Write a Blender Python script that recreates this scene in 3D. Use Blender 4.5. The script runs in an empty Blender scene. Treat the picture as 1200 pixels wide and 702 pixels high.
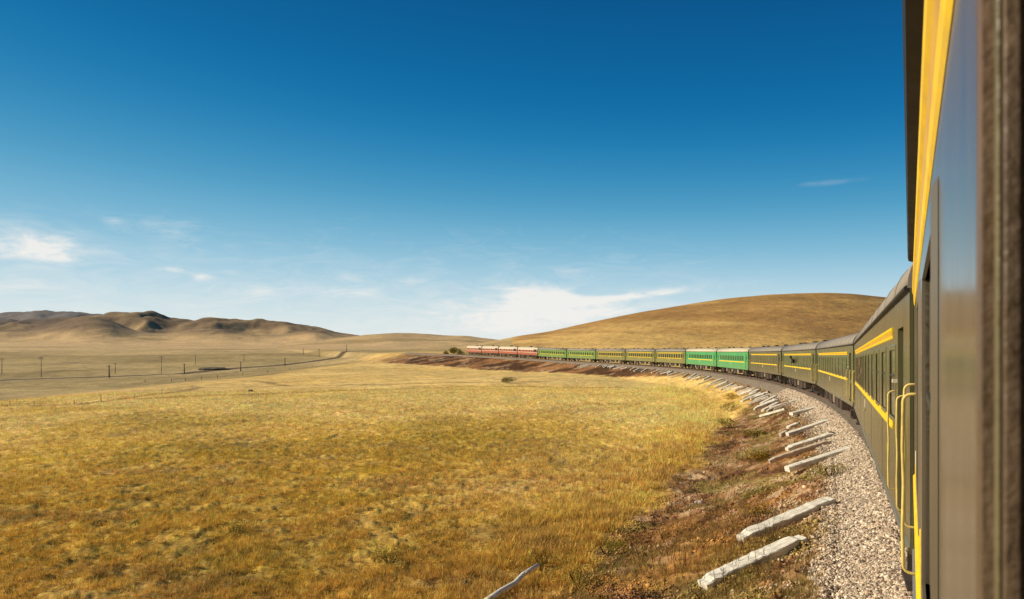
# Long passenger train curving through dry grass steppe, seen from a carriage window.
import bpy, math, random
import numpy as np

random.seed(7)
rng = np.random.default_rng(11)
sc = bpy.context.scene
COL = sc.collection
PI = math.pi

# ---------------------------------------------------------------- numeric noise
def _hash(ix, iy, seed):
    n = (ix.astype(np.int64) * 374761393 + iy.astype(np.int64) * 668265263 + seed * 974634721) & 0xffffffff
    n = ((n ^ (n >> 13)) * 1274126177) & 0xffffffff
    n = n ^ (n >> 16)
    return (n & 0xffff) / 65535.0

def vnoise(x, y, seed=0):
    x = np.asarray(x, float); y = np.asarray(y, float)
    ix = np.floor(x); iy = np.floor(y); fx = x - ix; fy = y - iy
    ix = ix.astype(np.int64); iy = iy.astype(np.int64)
    u = fx * fx * fx * (fx * (fx * 6 - 15) + 10); v = fy * fy * fy * (fy * (fy * 6 - 15) + 10)
    a = _hash(ix, iy, seed); b = _hash(ix + 1, iy, seed); c = _hash(ix, iy + 1, seed); d = _hash(ix + 1, iy + 1, seed)
    return (a * (1 - u) + b * u) * (1 - v) + (c * (1 - u) + d * u) * v

def fbm(x, y, oct=4, seed=0, gain=0.5):
    s = 0; a = 1; t = 0
    for i in range(oct):
        s = s + a * vnoise(x * 2.03 ** i + 17.3 * i, y * 2.03 ** i - 9.1 * i, seed + i); t += a; a *= gain
    return s / t                       # 0..1

def ridged(x, y, oct=4, seed=0):
    s = 0; a = 1; t = 0
    for i in range(oct):
        s = s + a * (1 - np.abs(2 * vnoise(x * 2.1 ** i + 5.7 * i, y * 2.1 ** i + 3.1 * i, seed + i) - 1)); t += a; a *= .5
    return s / t

def sstep(a, b, x):
    t = np.clip((x - a) / (b - a), 0, 1); return t * t * (3 - 2 * t)

# ---------------------------------------------------------------- the railway line
# world: the eye is at the origin, +Y is the way the camera looks, +X right, Z up
F = 820.0                                   # focal length in pixels of a 1200 px wide picture
TH = math.atan((1066 - 600) / F)            # heading of the nearest coach, right of +Y
R, S1, A0, DW = 298.0, 280.0, 7.4, 0.037
ux, uy = math.sin(TH), math.cos(TH)
rx, ry = math.cos(TH), -math.sin(TH)
P0 = (ux * A0 + rx * (1.55 + DW), uy * A0 + ry * (1.55 + DW))      # joint ahead of the nearest coach
H0 = TH - 12.25 / R
CX, CY = P0[0] - math.cos(H0) * R, P0[1] + math.sin(H0) * R
def track_pt(s, off=0.0):
    """centre line at arc length s, moved off metres to the left; returns x, y, heading"""
    sa = min(s, S1); h = H0 - sa / R
    x = CX + math.cos(h) * (R - off); y = CY - math.sin(h) * (R - off)
    if s > S1: x += math.sin(h) * (s - S1); y += math.cos(h) * (s - S1)
    return x, y, h
HE = H0 - S1 / R
PEx, PEy, _ = track_pt(S1)
def track_so(x, y):
    dx = x - CX; dy = y - CY
    rho = np.hypot(dx, dy)
    h = np.arctan2(-dy, dx)                 # heading at this bearing
    s = (H0 - h) * R
    off = R - rho
    ex = x - PEx; ey = y - PEy
    ss = ex * math.sin(HE) + ey * math.cos(HE)
    oo = -(ex * math.cos(HE) - ey * math.sin(HE))
    st = (s > S1) | (s < -R * 1.4)
    use = (ss > 0) & (st | (oo > -400) & (ss > 0) & (np.abs(oo) < np.abs(off)))
    s = np.where(use, S1 + ss, s); off = np.where(use, oo, off)
    return s, off
RS = [-400, -60, -20, -7.4, 0, 24.5, 49, 73.5, 98, 122.5, 147, 171, 196, 220, 245, 269, 304, 340, 420, 600, 2000]
RZ = [-2.6, -2.87, -2.87, -2.9, -3.05, -3.57, -3.9, -4.24, -4.52, -4.73, -4.85, -5.05, -5.16, -5.27, -5.28, -5.05, -4.6, -4.35, -4.1, -3.6, 0]
def rail_z(s): return np.interp(s, RS, RZ)

# ---------------------------------------------------------------- the terrain
_SM = {}
def sky_h(tab, t, Z):
    px = 600 + F * t
    key = id(tab)
    if key not in _SM:
        g = np.arange(-900, 2200, 2.0); v = np.interp(g, [p[0] for p in tab], [p[1] for p in tab])
        kk = np.exp(-(np.arange(-15, 16) * 2 / 9.0) ** 2); kk /= kk.sum()
        _SM[key] = (g, np.convolve(np.pad(v, 15, 'edge'), kk, 'valid'))
    y = np.interp(px, *_SM[key])
    return (405 - y) * Z / F
RIGHT = [(-900, 407), (540, 407), (580, 400), (610, 394), (640, 390), (700, 377), (740, 369), (780, 362.5), (815, 357), (850, 352),
         (900, 347.5), (930, 346), (965, 345.5), (1000, 347), (1030, 350), (1100, 360), (1300, 385), (2200, 404)]
MIDH = [(-900, 400), (330, 404), (400, 396), (440, 391), (470, 390), (500, 391.5), (525, 394), (548, 393.5), (556, 395), (590, 399), (640, 402), (1400, 404)]
FRONT = [(-900, 402), (-120, 392), (0, 388), (40, 386), (70, 379), (92, 373.5), (104, 371.5), (125, 375), (150, 385), (185, 391), (230, 388), (262, 386.5), (285, 392), (330, 393),
         (356, 387), (372, 385), (395, 391), (430, 398), (480, 403), (1400, 405)]
BACK = [(-900, 392), (-200, 377), (0, 378), (60, 376), (100, 375), (140, 370), (165, 367), (178, 368), (200, 375), (225, 376), (250, 374), (262, 375.5), (285, 378.5),
        (303, 377), (318, 376.2), (335, 380), (352, 383), (365, 382), (385, 386), (410, 391), (440, 396), (520, 401), (1400, 404)]
FAR = [(-900, 388), (-200, 373), (-60, 371), (0, 368), (25, 366), (42, 363.5), (62, 367), (84, 364.8), (100, 367), (118, 367), (135, 370.5), (200, 376), (330, 386), (480, 398), (1400, 402)]
def field_z(x, y):
    """natural ground, before the embankment is laid on it"""
    Zr = np.maximum(y, 1.0); t = np.clip(x / Zr, -1.6, 1.6)
    r = np.hypot(x, y)
    h = np.interp(r, [0, 35, 60, 110, 180, 260, 420, 800, 1500, 2400, 16000], [-6.35, -6.45, -6.75, -7.3, -8.3, -9.3, -9.7, -9.0, -5, 0, 0])
    # the valley that drops away on the left
    edge = -(55 + .05 * y + 10 * (fbm(y / 60 + 3, x * 0, 2, 5) - .5))
    left = sstep(0, 75, edge - x) * sstep(10, 60, y + 60)
    depth = np.interp(r, [0, 80, 300, 700, 1400, 2400], [2.0, 5.5, 6.0, 3.5, 1.5, 0])
    h = h - left * depth
    h = h + (fbm(x / 42, y / 42, 3, 9) - .5) * .9 * sstep(12, 90, r) + (fbm(x / 260, y / 260, 3, 21) - .5) * 4.5 * sstep(260, 900, r)
    fin = fbm(x / 170, y / 260, 4, 37)
    def layer(tab, z0, z1, amp, S=None):
        H = sky_h(tab, t, z1)
        up = sstep(z0, z1, y) * (1 - .8 * sstep(z1, z1 * 1.5, y))
        g = np.clip(H, 0, None) * up
        wv = (rdg - .62) * .9
        return g * (1 + amp * wv * (1.75 - 1.5 * up)) * (1 + amp * (fin - .5) * .35)
    wx = x + 160 * (fbm(x / 700, y / 700, 2, 61) - .5); wy = y + 300 * (fbm(x / 600 + 8, y / 600, 2, 63) - .5)
    q1 = vnoise(wx / 330 + wy / 900, wy / 1300 - wx / 2600, 31); q2 = vnoise(wx / 150 + wy / 700, wy / 520, 33); q3 = fbm(wx / 75, wy / 200, 3, 35)
    rdg = .45 * (1 - (2 * q1 - 1) ** 2) + .32 * (1 - np.abs(2 * q2 - 1) ** 1.3) + .23 * q3
    front = layer(FRONT, 1800, 2700, 1.15)
    back = layer(BACK, 2650, 3800, 1.05)
    far = layer(FAR, 4300, 6200, .45)
    mid = layer(MIDH, 1400, 2300, .7)
    hills = np.maximum(np.maximum(front, back), np.maximum(far, mid))
    Hr = sky_h(RIGHT, t, 900)
    up = sstep(330, 900, y) ** .85 * (1 - .6 * sstep(900, 1800, y))
    rh = np.clip((Hr + 9), 0, None) * up
    rh = rh * (1 + .06 * (1 - up) * (fbm(x / 90, y / 90, 3, 51) - .5))
    h = h + np.where(y > 0, np.maximum(hills, rh), 0)
    # gentle rise behind the traveller so the horizon closes all round
    h = h + np.where(y < 0, sstep(500, 3500, r) * 60 * (.6 + .8 * fbm(x / 900, y / 900, 3, 77)), 0)
    return h

def ground_z(x, y, detail=True):
    x = np.asarray(x, float); y = np.asarray(y, float)
    s, off = track_so(x, y)
    f = field_z(x, y)
    ft = rail_z(s) - .78                    # formation level beside the ballast
    a = np.abs(off)
    near = np.clip(s, -60, 400)
    slope = np.interp(near, [0, 120, 200, 260, 340], [2.35, 2.5, 3.2, 3.8, 4.2])
    n1 = (fbm(x / 2.3, y / 2.3, 4, 3) - .5)
    bank = ft - (np.maximum(a - 2.5, 0)) / slope + n1 * .38 * sstep(2.4, 4.0, a) + (fbm(x / 6 + off / 5, y / 6, 3, 15) - .5) * 1.5 * sstep(3, 6, a) * sstep(140, 200, s)
    rt = sstep(0, 12, -off)                 # outer side: ground rises to formation level
    fr = f * (1 - rt) + np.maximum(f, ft - .9 + .004 * np.minimum(a, 500)) * rt
    w = np.exp(-((a - 40) / 30.) ** 2) * 0
    k = .35
    hh = np.maximum(bank, fr) + k * np.exp(-np.abs(bank - fr) / k) * .4
    gb = sstep(52, 85, s) * (1 - sstep(150, 185, s)) * 1.5            # grass climbs the bank along this stretch
    gb = gb - .55 * sstep(10, 18, s) * (1 - sstep(48, 60, s))
    soil = sstep(-.25, .35, bank - f - gb + .12 + (fbm(x / 3.1, y / 3.1, 3, 13) - .5) * .9) * (off > -40)
    soil = soil * (1 - sstep(400, 470, s))
    hh = np.where(s > 470, fr * 1.0 + (hh - fr) * (1 - sstep(470, 560, s)), hh)
    if detail:
        r = np.hypot(x, y)
        fade = 1 - sstep(60, 170, r)
        hum = (fbm(x / .42, y / .42, 3, 41, .6) - .5) * .27 * fade
        clod = (fbm(x / .40, y / .40, 4, 43, .6) - .45)
        clod = np.where(clod > 0, clod, clod * .3) * .42 * fade
        b = sstep(2.3, 3.0, a)
        hh = hh + b * (hum * (1 - soil) + clod * soil)
    return hh, soil, s, off

def pick(px, py, dz=0.0):
    """where the ray through a pixel of the 1200x702 frame meets the ground"""
    t = (px - 600) / F; k = (405 - py) / F
    Z = 4.0 * 1.0025 ** np.arange(0, 3100)
    g = ground_z(t * Z, Z, False)[0] + dz
    hit = np.nonzero(k * Z < g)[0]
    if len(hit) == 0: return None
    z = Z[hit[0]]; return t * z, z, float(g[hit[0]])

# ---------------------------------------------------------------- material helpers
def new_mat(name):
    m = bpy.data.materials.new(name); m.use_nodes = True
    nt = m.node_tree
    return m, nt, nt.nodes['Principled BSDF']
class NB:
    """tiny node builder"""
    def __init__(s, nt): s.nt = nt
    def n(s, typ, **kw):
        nd = s.nt.nodes.new(typ)
        for k, v in kw.items():
            if k.startswith('in_'): nd.inputs[k[3:].replace('_', ' ')].default_value = v
            else: setattr(nd, k, v)
        return nd
    def link(s, a, b): s.nt.links.new(a, b)
    def put(s, sock, v):
        if hasattr(v, 'is_linked') or hasattr(v, 'links'): s.link(v, sock)
        else: sock.default_value = v
    def math(s, op, a, b=0.0, c=None, clamp=False):
        nd = s.n('ShaderNodeMath', operation=op); nd.use_clamp = clamp
        s.put(nd.inputs[0], a); s.put(nd.inputs[1], b)
        if c is not None: s.put(nd.inputs[2], c)
        return nd.outputs[0]
    def mix(s, f, a, b, mode='MIX'):
        nd = s.n('ShaderNodeMix', data_type='RGBA', blend_type=mode)
        s.put(nd.inputs[0], f); s.put(nd.inputs[6], a); s.put(nd.inputs[7], b)
        return nd.outputs[2]
    def noise(s, vec, scale, detail=4, rough=.55, dist=0.0):
        nd = s.n('ShaderNodeTexNoise'); nd.inputs['Scale'].default_value = scale
        nd.inputs['Detail'].default_value = detail; nd.inputs['Roughness'].default_value = rough
        nd.inputs['Distortion'].default_value = dist
        if vec is not None: s.link(vec, nd.inputs['Vector'])
        return nd.outputs['Fac']
    def ramp(s, f, pts):
        nd = s.n('ShaderNodeValToRGB'); cr = nd.color_ramp
        while len(cr.elements) > 1: cr.elements.remove(cr.elements[-1])
        cr.elements[0].position = pts[0][0]; cr.elements[0].color = c4(pts[0][1])
        for p, c in pts[1:]:
            e = cr.elements.new(p); e.color = c4(c)
        s.put(nd.inputs[0], f); return nd.outputs[0]
    def mapr(s, f, a, b, c=0., d=1.):
        nd = s.n('ShaderNodeMapRange'); s.put(nd.inputs[0], f)
        for i, v in enumerate((a, b, c, d)): nd.inputs[i + 1].default_value = v
        return nd.outputs[0]
    def bump(s, h, strength, dist):
        nd = s.n('ShaderNodeBump'); nd.inputs['Strength'].default_value = strength; nd.inputs['Distance'].default_value = dist
        s.link(h, nd.inputs['Height']); return nd.outputs[0]
def c4(c):
    if isinstance(c, (int, float)): return (c, c, c, 1)
    return tuple(c) + (1,) if len(c) == 3 else tuple(c)
def lin(r, g, b):
    f = lambda v: (v / 255 / 12.92) if v / 255 <= .04045 else ((v / 255 + .055) / 1.055) ** 2.4
    return (f(r), f(g), f(b))

def mat_simple(name, col, rough=.6, metal=0, var=.25, scale=6, bump=0, bscale=40, dirt=None, dirt_amt=.4, coat=0, stretch=None):
    m, nt, p = new_mat(name); b = NB(nt)
    tc = b.n('ShaderNodeTexCoord').outputs['Object']
    if stretch:
        mp = b.n('ShaderNodeMapping'); mp.inputs['Scale'].default_value = stretch; b.link(tc, mp.inputs[0]); vec = mp.outputs[0]
    else: vec = tc
    n1 = b.noise(vec, scale, 5, .6)
    lo = tuple(c * (1 - var) for c in col); hi = tuple(min(1, c * (1 + var)) for c in col)
    c = b.ramp(n1, [(.3, lo), (.7, hi)])
    if dirt:
        n2 = b.noise(vec, scale * .37, 6, .7, .4)
        c = b.mix(b.mapr(n2, .42, .72, 0, dirt_amt), c, c4(dirt))
    b.link(c, p.inputs['Base Color'])
    p.inputs['Roughness'].default_value = rough; p.inputs['Metallic'].default_value = metal
    b.link(b.mapr(n1, .3, .7, rough * .85, min(1, rough * 1.15)), p.inputs['Roughness'])
    if coat: p.inputs['Coat Weight'].default_value = coat; p.inputs['Coat Roughness'].default_value = .08
    if bump:
        b.link(b.bump(b.noise(tc, bscale, 4, .6), bump, .01), p.inputs['Normal'])
    return m

def coach_paint(name, col, dust=(.30, .24, .16), rough=.34):
    """old glossy coach enamel: dust film, vertical rain streaks, slightly wavy sheet metal"""
    m, nt, p = new_mat(name); b = NB(nt)
    tc = b.n('ShaderNodeTexCoord').outputs['Object']
    mp = b.n('ShaderNodeMapping'); mp.inputs['Scale'].default_value = (9, 9, .55); b.link(tc, mp.inputs[0])
    streak = b.noise(mp.outputs[0], 1.6, 6, .65)
    blot = b.noise(tc, .9, 5, .6, .3)
    fine = b.noise(tc, 34, 4, .7)
    c = b.ramp(blot, [(.3, tuple(v * .8 for v in col)), (.7, tuple(v * 1.2 for v in col))])
    c = b.mix(b.mapr(streak, .42, .8, 0, .20), c, c4(dust))
    sep = b.n('ShaderNodeSeparateXYZ'); b.link(tc, sep.inputs[0])
    low = b.mapr(sep.outputs[2], 1.0, 2.3, .30, .04)
    c = b.mix(b.math('MULTIPLY', low, b.mapr(fine, .3, .7, .5, 1.4)), c, c4(dust))
    b.link(c, p.inputs['Base Color'])
    b.link(b.mapr(streak, .3, .8, rough * .85, rough * 1.35), p.inputs['Roughness'])
    mp2 = b.n('ShaderNodeMapping'); mp2.inputs['Scale'].default_value = (1, 1, .5); b.link(tc, mp2.inputs[0])
    h = b.math('ADD', b.noise(mp2.outputs[0], 2.2, 2, .5), b.math('MULTIPLY', fine, .018))
    b.link(b.bump(h, .22, .02), p.inputs['Normal'])
    return m

M = {}
M['olive'] = coach_paint('olive coach enamel', (.085, .080, .030), rough=.24)
M['own'] = coach_paint('dusty olive enamel with reflection tint', (.125, .105, .075), rough=.21)  # brown of the hill reflected at grazing angle, put into the base colour
M['bright'] = coach_paint('bright green coach enamel', (.05, .33, .10), dust=(.26, .30, .14), rough=.45)
M['lime'] = coach_paint('faded green coach enamel', (.15, .27, .045), dust=(.30, .28, .12), rough=.45)
M['drab'] = coach_paint('drab green coach enamel', (.20, .19, .04), dust=(.30, .24, .12), rough=.45)
M['cream_wall'] = mat_simple('cream band paint', (.80, .68, .52), .5, var=.12, dirt=(.35, .24, .15), dirt_amt=.3)
M['red'] = mat_simple('orange red loco paint', (.42, .11, .05), .45, var=.15, dirt=(.30, .18, .10), dirt_amt=.35)
M['yellow'] = mat_simple('yellow moulding paint', (.90, .58, .002), .5, var=.14, scale=7, dirt=(.50, .30, .02), dirt_amt=.3, bump=.12)
M['yellow'].node_tree.nodes['Principled BSDF'].inputs['Specular IOR Level'].default_value = .25
M['shaded_yellow'] = mat_simple('amber moulding groove', (.66, .36, .006), .45, var=.14, dirt=(.35, .18, .02), dirt_amt=.3)  # shading of the groove between its bright edges, put into the colour
M['yellow_pale'] = mat_simple('pale yellow moulding paint', (.70, .56, .22), .38, var=.10, scale=9, dirt=(.45, .30, .08), dirt_amt=.3)
M['rail_yellow'] = mat_simple('pale yellow handrail paint', (.80, .62, .17), .42, var=.16, scale=14, dirt=(.30, .20, .08), dirt_amt=.6, bump=.1)
M['roof'] = mat_simple('grey roof paint', (.27, .235, .19), .65, var=.16, scale=1.6, dirt=(.28, .22, .15), dirt_amt=.5, bump=.1, bscale=8)
M['roof_cream'] = mat_simple('dusty cream roof paint', (.64, .54, .36), .65, var=.12, scale=1.6, dirt=(.35, .26, .15), dirt_amt=.4)
M['gutter'] = mat_simple('black gutter paint', (.012, .011, .010), .6, var=.3)
M['rubber'] = mat_simple('gangway rubber', (.03, .032, .024), .8, var=.3)
M['under'] = mat_simple('underframe grime', (.045, .030, .020), .8, var=.4, scale=3, dirt=(.16, .10, .06), dirt_amt=.6)
M['box_grey'] = mat_simple('dusty equipment case', (.26, .20, .14), .7, var=.25, scale=3)
M['wheel'] = mat_simple('wheel steel', (.06, .04, .03), .6, metal=.3, var=.3)
M['steel'] = mat_simple('rail steel', (.22, .13, .08), .45, metal=.6, var=.3, scale=3)
M['frame'] = mat_simple('window frame paint', (.085, .080, .040), .5, var=.3, scale=9, dirt=(.20, .15, .09), dirt_amt=.4, bump=.15, stretch=(2, 2, .4))
M['gasket'] = mat_simple('window gasket', (.04, .038, .02), .7, var=.3)
M['wood'] = mat_simple('worn brown window frame', (.12, .080, .045), .55, var=.35, scale=16, dirt=(.22, .11, .05), dirt_amt=.5, bump=.4, bscale=60, stretch=(3, 3, .35))
M['wood_olive'] = mat_simple('scuffed olive window frame', (.15, .125, .06), .5, var=.4, scale=14, dirt=(.07, .05, .03), dirt_amt=.6, bump=.3, bscale=50, stretch=(3, 3, .3))
M['emblem'] = mat_simple('cream plate enamel', (.70, .62, .45), .5, var=.1)
M['emblem_ring'] = mat_simple('ochre plate ring', (.42, .25, .05), .5, var=.1)
M['marking'] = mat_simple('faded yellow stencil paint', (.30, .24, .05), .6, var=.3)
M['grille_or_gap'] = mat_simple('dark louvre paint and gap shade', (.03, .02, .018), .6, var=.3)  # also the painted shade of the gap in the open window jamb
M['curtain'] = mat_simple('reddish brown cloth', (.16, .05, .03), .9, var=.25)
M['wood_light'] = mat_simple('rubbed edge of timber', (.34, .27, .15), .5, var=.3, scale=20, dirt=(.10, .06, .03), dirt_amt=.5, stretch=(3, 3, .4))
def glass_mat(name, col, rough=.06):
    m, nt, p = new_mat(name); b = NB(nt)
    tc = b.n('ShaderNodeTexCoord').outputs['Object']
    n = b.noise(tc, 1.3, 3, .6)
    b.link(b.ramp(n, [(.35, tuple(v * .6 for v in col)), (.65, tuple(v * 1.5 for v in col))]), p.inputs['Base Color'])
    b.link(b.mapr(n, .3, .7, rough, rough * 3), p.inputs['Roughness'])
    b.link(b.bump(b.noise(tc, 3.0, 2, .5), .12, .02), p.inputs['Normal'])
    return m
M['glass'] = glass_mat('window glass with reflection tint', (.12, .105, .055), .09)  # olive tan base stands in for curtains and the reflected hill
M['glass_dark'] = glass_mat('dark window glass', (.018, .016, .012))

# ---------------------------------------------------------------- mesh helpers
class MB:
    def __init__(s): s.v = []; s.f = []
    def add(s, vs, fs):
        k = len(s.v); s.v += [tuple(v) for v in vs]; s.f += [tuple(i + k for i in f) for f in fs]; return s
    def box(s, x0, x1, y0, y1, z0, z1):
        return s.add([(x0, y0, z0), (x1, y0, z0), (x1, y1, z0), (x0, y1, z0), (x0, y0, z1), (x1, y0, z1), (x1, y1, z1), (x0, y1, z1)],
                     [(0, 3, 2, 1), (4, 5, 6, 7), (0, 1, 5, 4), (1, 2, 6, 5), (2, 3, 7, 6), (3, 0, 4, 7)])
    def quad(s, a, b, c, d): return s.add([a, b, c, d], [(0, 1, 2, 3)])
    def prism(s, prof, x0, x1, close=True):
        """profile of (y,z) points extruded along x"""
        n = len(prof)
        vs = [(x0, y, z) for y, z in prof] + [(x1, y, z) for y, z in prof]
        fs = [(i, (i + 1) % n, n + (i + 1) % n, n + i) for i in range(n if close else n - 1)]
        if close: fs += [tuple(range(n))[::-1], tuple(range(n, 2 * n))]
        return s.add(vs, fs)
    def tube(s, pts, r, seg=8, r2=None, cap=True):
        k = len(pts); rs = [r + ((r2 if r2 is not None else r) - r) * i / (k - 1) for i in range(k)]
        vs = []; fs = []
        up0 = None
        for i, p in enumerate(pts):
            a = pts[max(i - 1, 0)]; c = pts[min(i + 1, k - 1)]
            d = np.array(c, float) - np.array(a, float); d /= np.linalg.norm(d)
            if up0 is None: up0 = np.array((0, 0, 1.)) if abs(d[2]) < .9 else np.array((1., 0, 0))
            u = np.cross(up0, d); u /= np.linalg.norm(u); w = np.cross(d, u); up0 = w if abs(np.dot(w, d)) < .9 else up0
            for j in range(seg):
                t = 2 * PI * j / seg
                vs.append(tuple(np.array(p) + rs[i] * (math.cos(t) * u + math.sin(t) * w)))
        for i in range(k - 1):
            for j in range(seg):
                fs.append((i * seg + j, i * seg + (j + 1) % seg, (i + 1) * seg + (j + 1) % seg, (i + 1) * seg + j))
        if cap: fs += [tuple(range(seg))[::-1], tuple(range((k - 1) * seg, k * seg))]
        return s.add(vs, fs)
    def cyl(s, c, axis, r, h, seg=16):
        a = np.array(c, float); d = np.array(axis, float) * h / 2
        return s.tube([tuple(a - d), tuple(a + d)], r, seg)
    def build(s, name, mat, parent=None, smooth=False, bevel=0):
        me = bpy.data.meshes.new(name); me.from_pydata(s.v, [], s.f); me.update()
        me.materials.append(mat)
        if smooth: me.polygons.foreach_set('use_smooth', [True] * len(me.polygons))
        o = bpy.data.objects.new(name, me); COL.objects.link(o)
        if parent is not None: o.parent = parent
        if bevel:
            b = o.modifiers.new('bevel', 'BEVEL'); b.width = bevel; b.segments = 2; b.limit_method = 'ANGLE'
        return o
def np_mesh(name, V, Fc, mat, smooth=False):
    """V (n,3), Fc (m,k) numpy arrays -> object"""
    me = bpy.data.meshes.new(name); k = Fc.shape[1]
    me.vertices.add(len(V)); me.vertices.foreach_set('co', V.astype(np.float32).ravel())
    me.loops.add(Fc.size); me.loops.foreach_set('vertex_index', Fc.astype(np.int32).ravel())
    me.polygons.add(len(Fc)); me.polygons.foreach_set('loop_start', np.arange(0, Fc.size, k, dtype=np.int32))
    if smooth: me.polygons.foreach_set('use_smooth', np.ones(len(Fc), dtype=bool))
    me.materials.append(mat); me.update(calc_edges=True); me.validate()
    o = bpy.data.objects.new(name, me); COL.objects.link(o); return o
def vcol(o, rgb, name='tint'):
    a = o.data.color_attributes.new(name, 'FLOAT_COLOR', 'POINT')
    d = np.ones((len(rgb), 4), np.float32); d[:, :3] = rgb; a.data.foreach_set('color', d.ravel())
def tag(o, label=None, cat=None, group=None, kind=None):
    if label: o['label'] = label
    if cat: o['category'] = cat
    if group: o['group'] = group
    if kind: o['kind'] = kind
    return o
def empty(name, loc=(0, 0, 0), rz=0):
    o = bpy.data.objects.new(name, None); o.empty_display_size = .3; COL.objects.link(o); o.location = loc; o.rotation_euler = (0, 0, rz); return o
def copy_tree(o, parent=None):
    c = o.copy(); COL.objects.link(c); c.parent = parent
    for ch in list(kids.get(o.name, [])):
        copy_tree(ch, c)
    return c
kids = {}
def index_kids():
    kids.clear()
    for o in bpy.data.objects:
        if o.parent: kids.setdefault(o.parent.name, []).append(o)

# ---------------------------------------------------------------- ground colour
def L(c): return np.array(c)[None, :]
def mixc(a, b, f): f = np.clip(f, 0, 1)[:, None]; return a * (1 - f) + b * f
def seg_dist(x, y, pts):
    best = np.full(x.shape, 1e9)
    for (ax, ay), (bx, by) in zip(pts[:-1], pts[1:]):
        vx, vy = bx - ax, by - ay
        t = np.clip(((x - ax) * vx + (y - ay) * vy) / (vx * vx + vy * vy), 0, 1)
        best = np.minimum(best, np.hypot(x - ax - t * vx, y - ay - t * vy))
    return best
ROAD = [(-330, 205), (-300, 262), (-236, 290), (-200, 330), (-176, 372), (-168, 430), (-155, 470), (-146, 520), (-143, 600), (-140, 690), (-100, 760)]
TRACK1 = [(-50, 95), (-30, 118), (-5, 130), (20, 128)]
TRACK2 = [(-60, 165), (-45, 140), (-20, 142), (6, 150)]
def ground_rgb(x, y, z, soil, s, off):
    r = np.hypot(x, y)
    n_big = fbm(x / 38 + 9, y / 22, 4, 101); n_mid = fbm(x / 7, y / 5, 4, 111); n_sm = fbm(x / 1.1, y / 1.1, 4, 121); n_g = fbm(x / 16 + 40, y / 11, 4, 131)
    gold = L((.98, .63, .21)); ochre = L((.77, .475, .080)); olive = L((.55, .375, .055)); green = L((.53, .42, .045)); rust = L((.36, .215, .115))
    c = mixc(np.repeat(ochre, len(x), 0), gold, sstep(32, 78, r) + (n_big - .5) * 1.1)
    c = mixc(c, olive, .5 * sstep(.48, .70, n_g) * (1 - .7 * sstep(60, 140, r)))
    c = mixc(c, green, sstep(.56, .70, n_mid) * .25 * (1 - sstep(35, 110, r)))
    c = mixc(c, rust, sstep(.60, .74, fbm(x / 5 + 3, y / 2.4, 4, 141)) * .3 * (1 - sstep(55, 120, r)))
    c = mixc(c, gold * 1.1, np.exp(-((off - 14) / 6.0) ** 2) * sstep(12, 25, s) * .5)
    c = c * (.78 + .46 * n_sm)[:, None] * (1 - .26 * (1 - sstep(17, 60, r + (n_big - .5) * 30)))[:, None]
    # valley and the plain beyond
    edge = -(57 + .05 * y)
    val = sstep(0, 25, edge - x) * sstep(40, 90, y) + sstep(420, 700, y)
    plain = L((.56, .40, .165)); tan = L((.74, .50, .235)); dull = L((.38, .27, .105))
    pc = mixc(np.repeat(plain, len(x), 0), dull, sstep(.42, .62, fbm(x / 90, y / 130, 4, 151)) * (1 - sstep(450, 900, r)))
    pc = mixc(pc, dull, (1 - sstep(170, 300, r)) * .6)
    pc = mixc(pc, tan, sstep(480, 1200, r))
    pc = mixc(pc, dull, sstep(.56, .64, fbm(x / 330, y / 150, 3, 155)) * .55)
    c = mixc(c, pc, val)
    c = mixc(c, L((.42, .33, .16)), (1 - sstep(1.0, 2.2, seg_dist(x, y, TRACK1))) * 0)
    d = seg_dist(x, y, ROAD); c = mixc(c, L((.10, .07, .035)), (1 - sstep(2.5, 6.0, d)) * .9); c = mixc(c, L((.70, .52, .28)), np.exp(-((d - 9) / 3.0) ** 2) * .5)
    c = mixc(c, L((.16, .11, .05)), (1 - sstep(.3, 1.3, seg_dist(x, y, [(-75, 83), (-62.3, 82), (-56.2, 82.3), (-53, 85), (-52.8, 92), (-53.6, 101), (-56, 116), (-60, 135)]))) * .6)
    d = np.minimum(seg_dist(x, y, TRACK1), seg_dist(x, y, TRACK2)); c = mixc(c, L((.22, .145, .05)), (1 - sstep(.6, 1.8, d + (n_mid - .5) * 2)) * .55)
    # hills
    hill = sstep(6, 60, z)
    lf = 1 - sstep(-200, 500, x / np.maximum(y, 1) * 2500)
    hb = mixc(np.repeat(L((.47, .32, .16)), len(x), 0), L((.25, .17, .105)), sstep(.40, .66, fbm(x / 420, y / 420, 5, 161)))
    hb = hb * (.72 + .28 * (1 - sstep(40, 130, z)))[:, None]
    hb = mixc(hb, L((.66, .44, .20)), (1 - sstep(8, 60, z)) * .85)
    hb = mixc(hb, L((.22, .21, .21)), sstep(3900, 5200, r) * .75)  # distance haze painted into the far hills as a grey tint
    rh = np.repeat(L((.54, .305, .090)), len(x), 0)
    st = fbm(x / 110 + .3 * z / 10, z / 9.0, 5, 171)
    rh = mixc(rh, L((.76, .48, .15)), sstep(.55, .68, st) * .7 + (1 - sstep(2, 16, z)) * .7)
    rh = mixc(rh, L((.38, .20, .065)), sstep(.50, .66, fbm(x / 75, z / 7.0 + 30, 5, 181)) * .6)
    hb = mixc(rh, hb, np.clip(sstep(1300, 1700, y) + 0 * lf, 0, 1))
    c = mixc(c, hb, np.maximum(hill, sstep(-9, 3, z) * (x > 0) * sstep(300, 420, y)))
    # embankment soil
    cl = fbm(x / .8, y / .8, 4, 191); bg = fbm(x / 4.5, y / 4.5, 4, 195)
    so = mixc(np.repeat(L((.32, .160, .066)), len(x), 0), L((.54, .37, .21)), sstep(.56, .74, cl))
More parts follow.
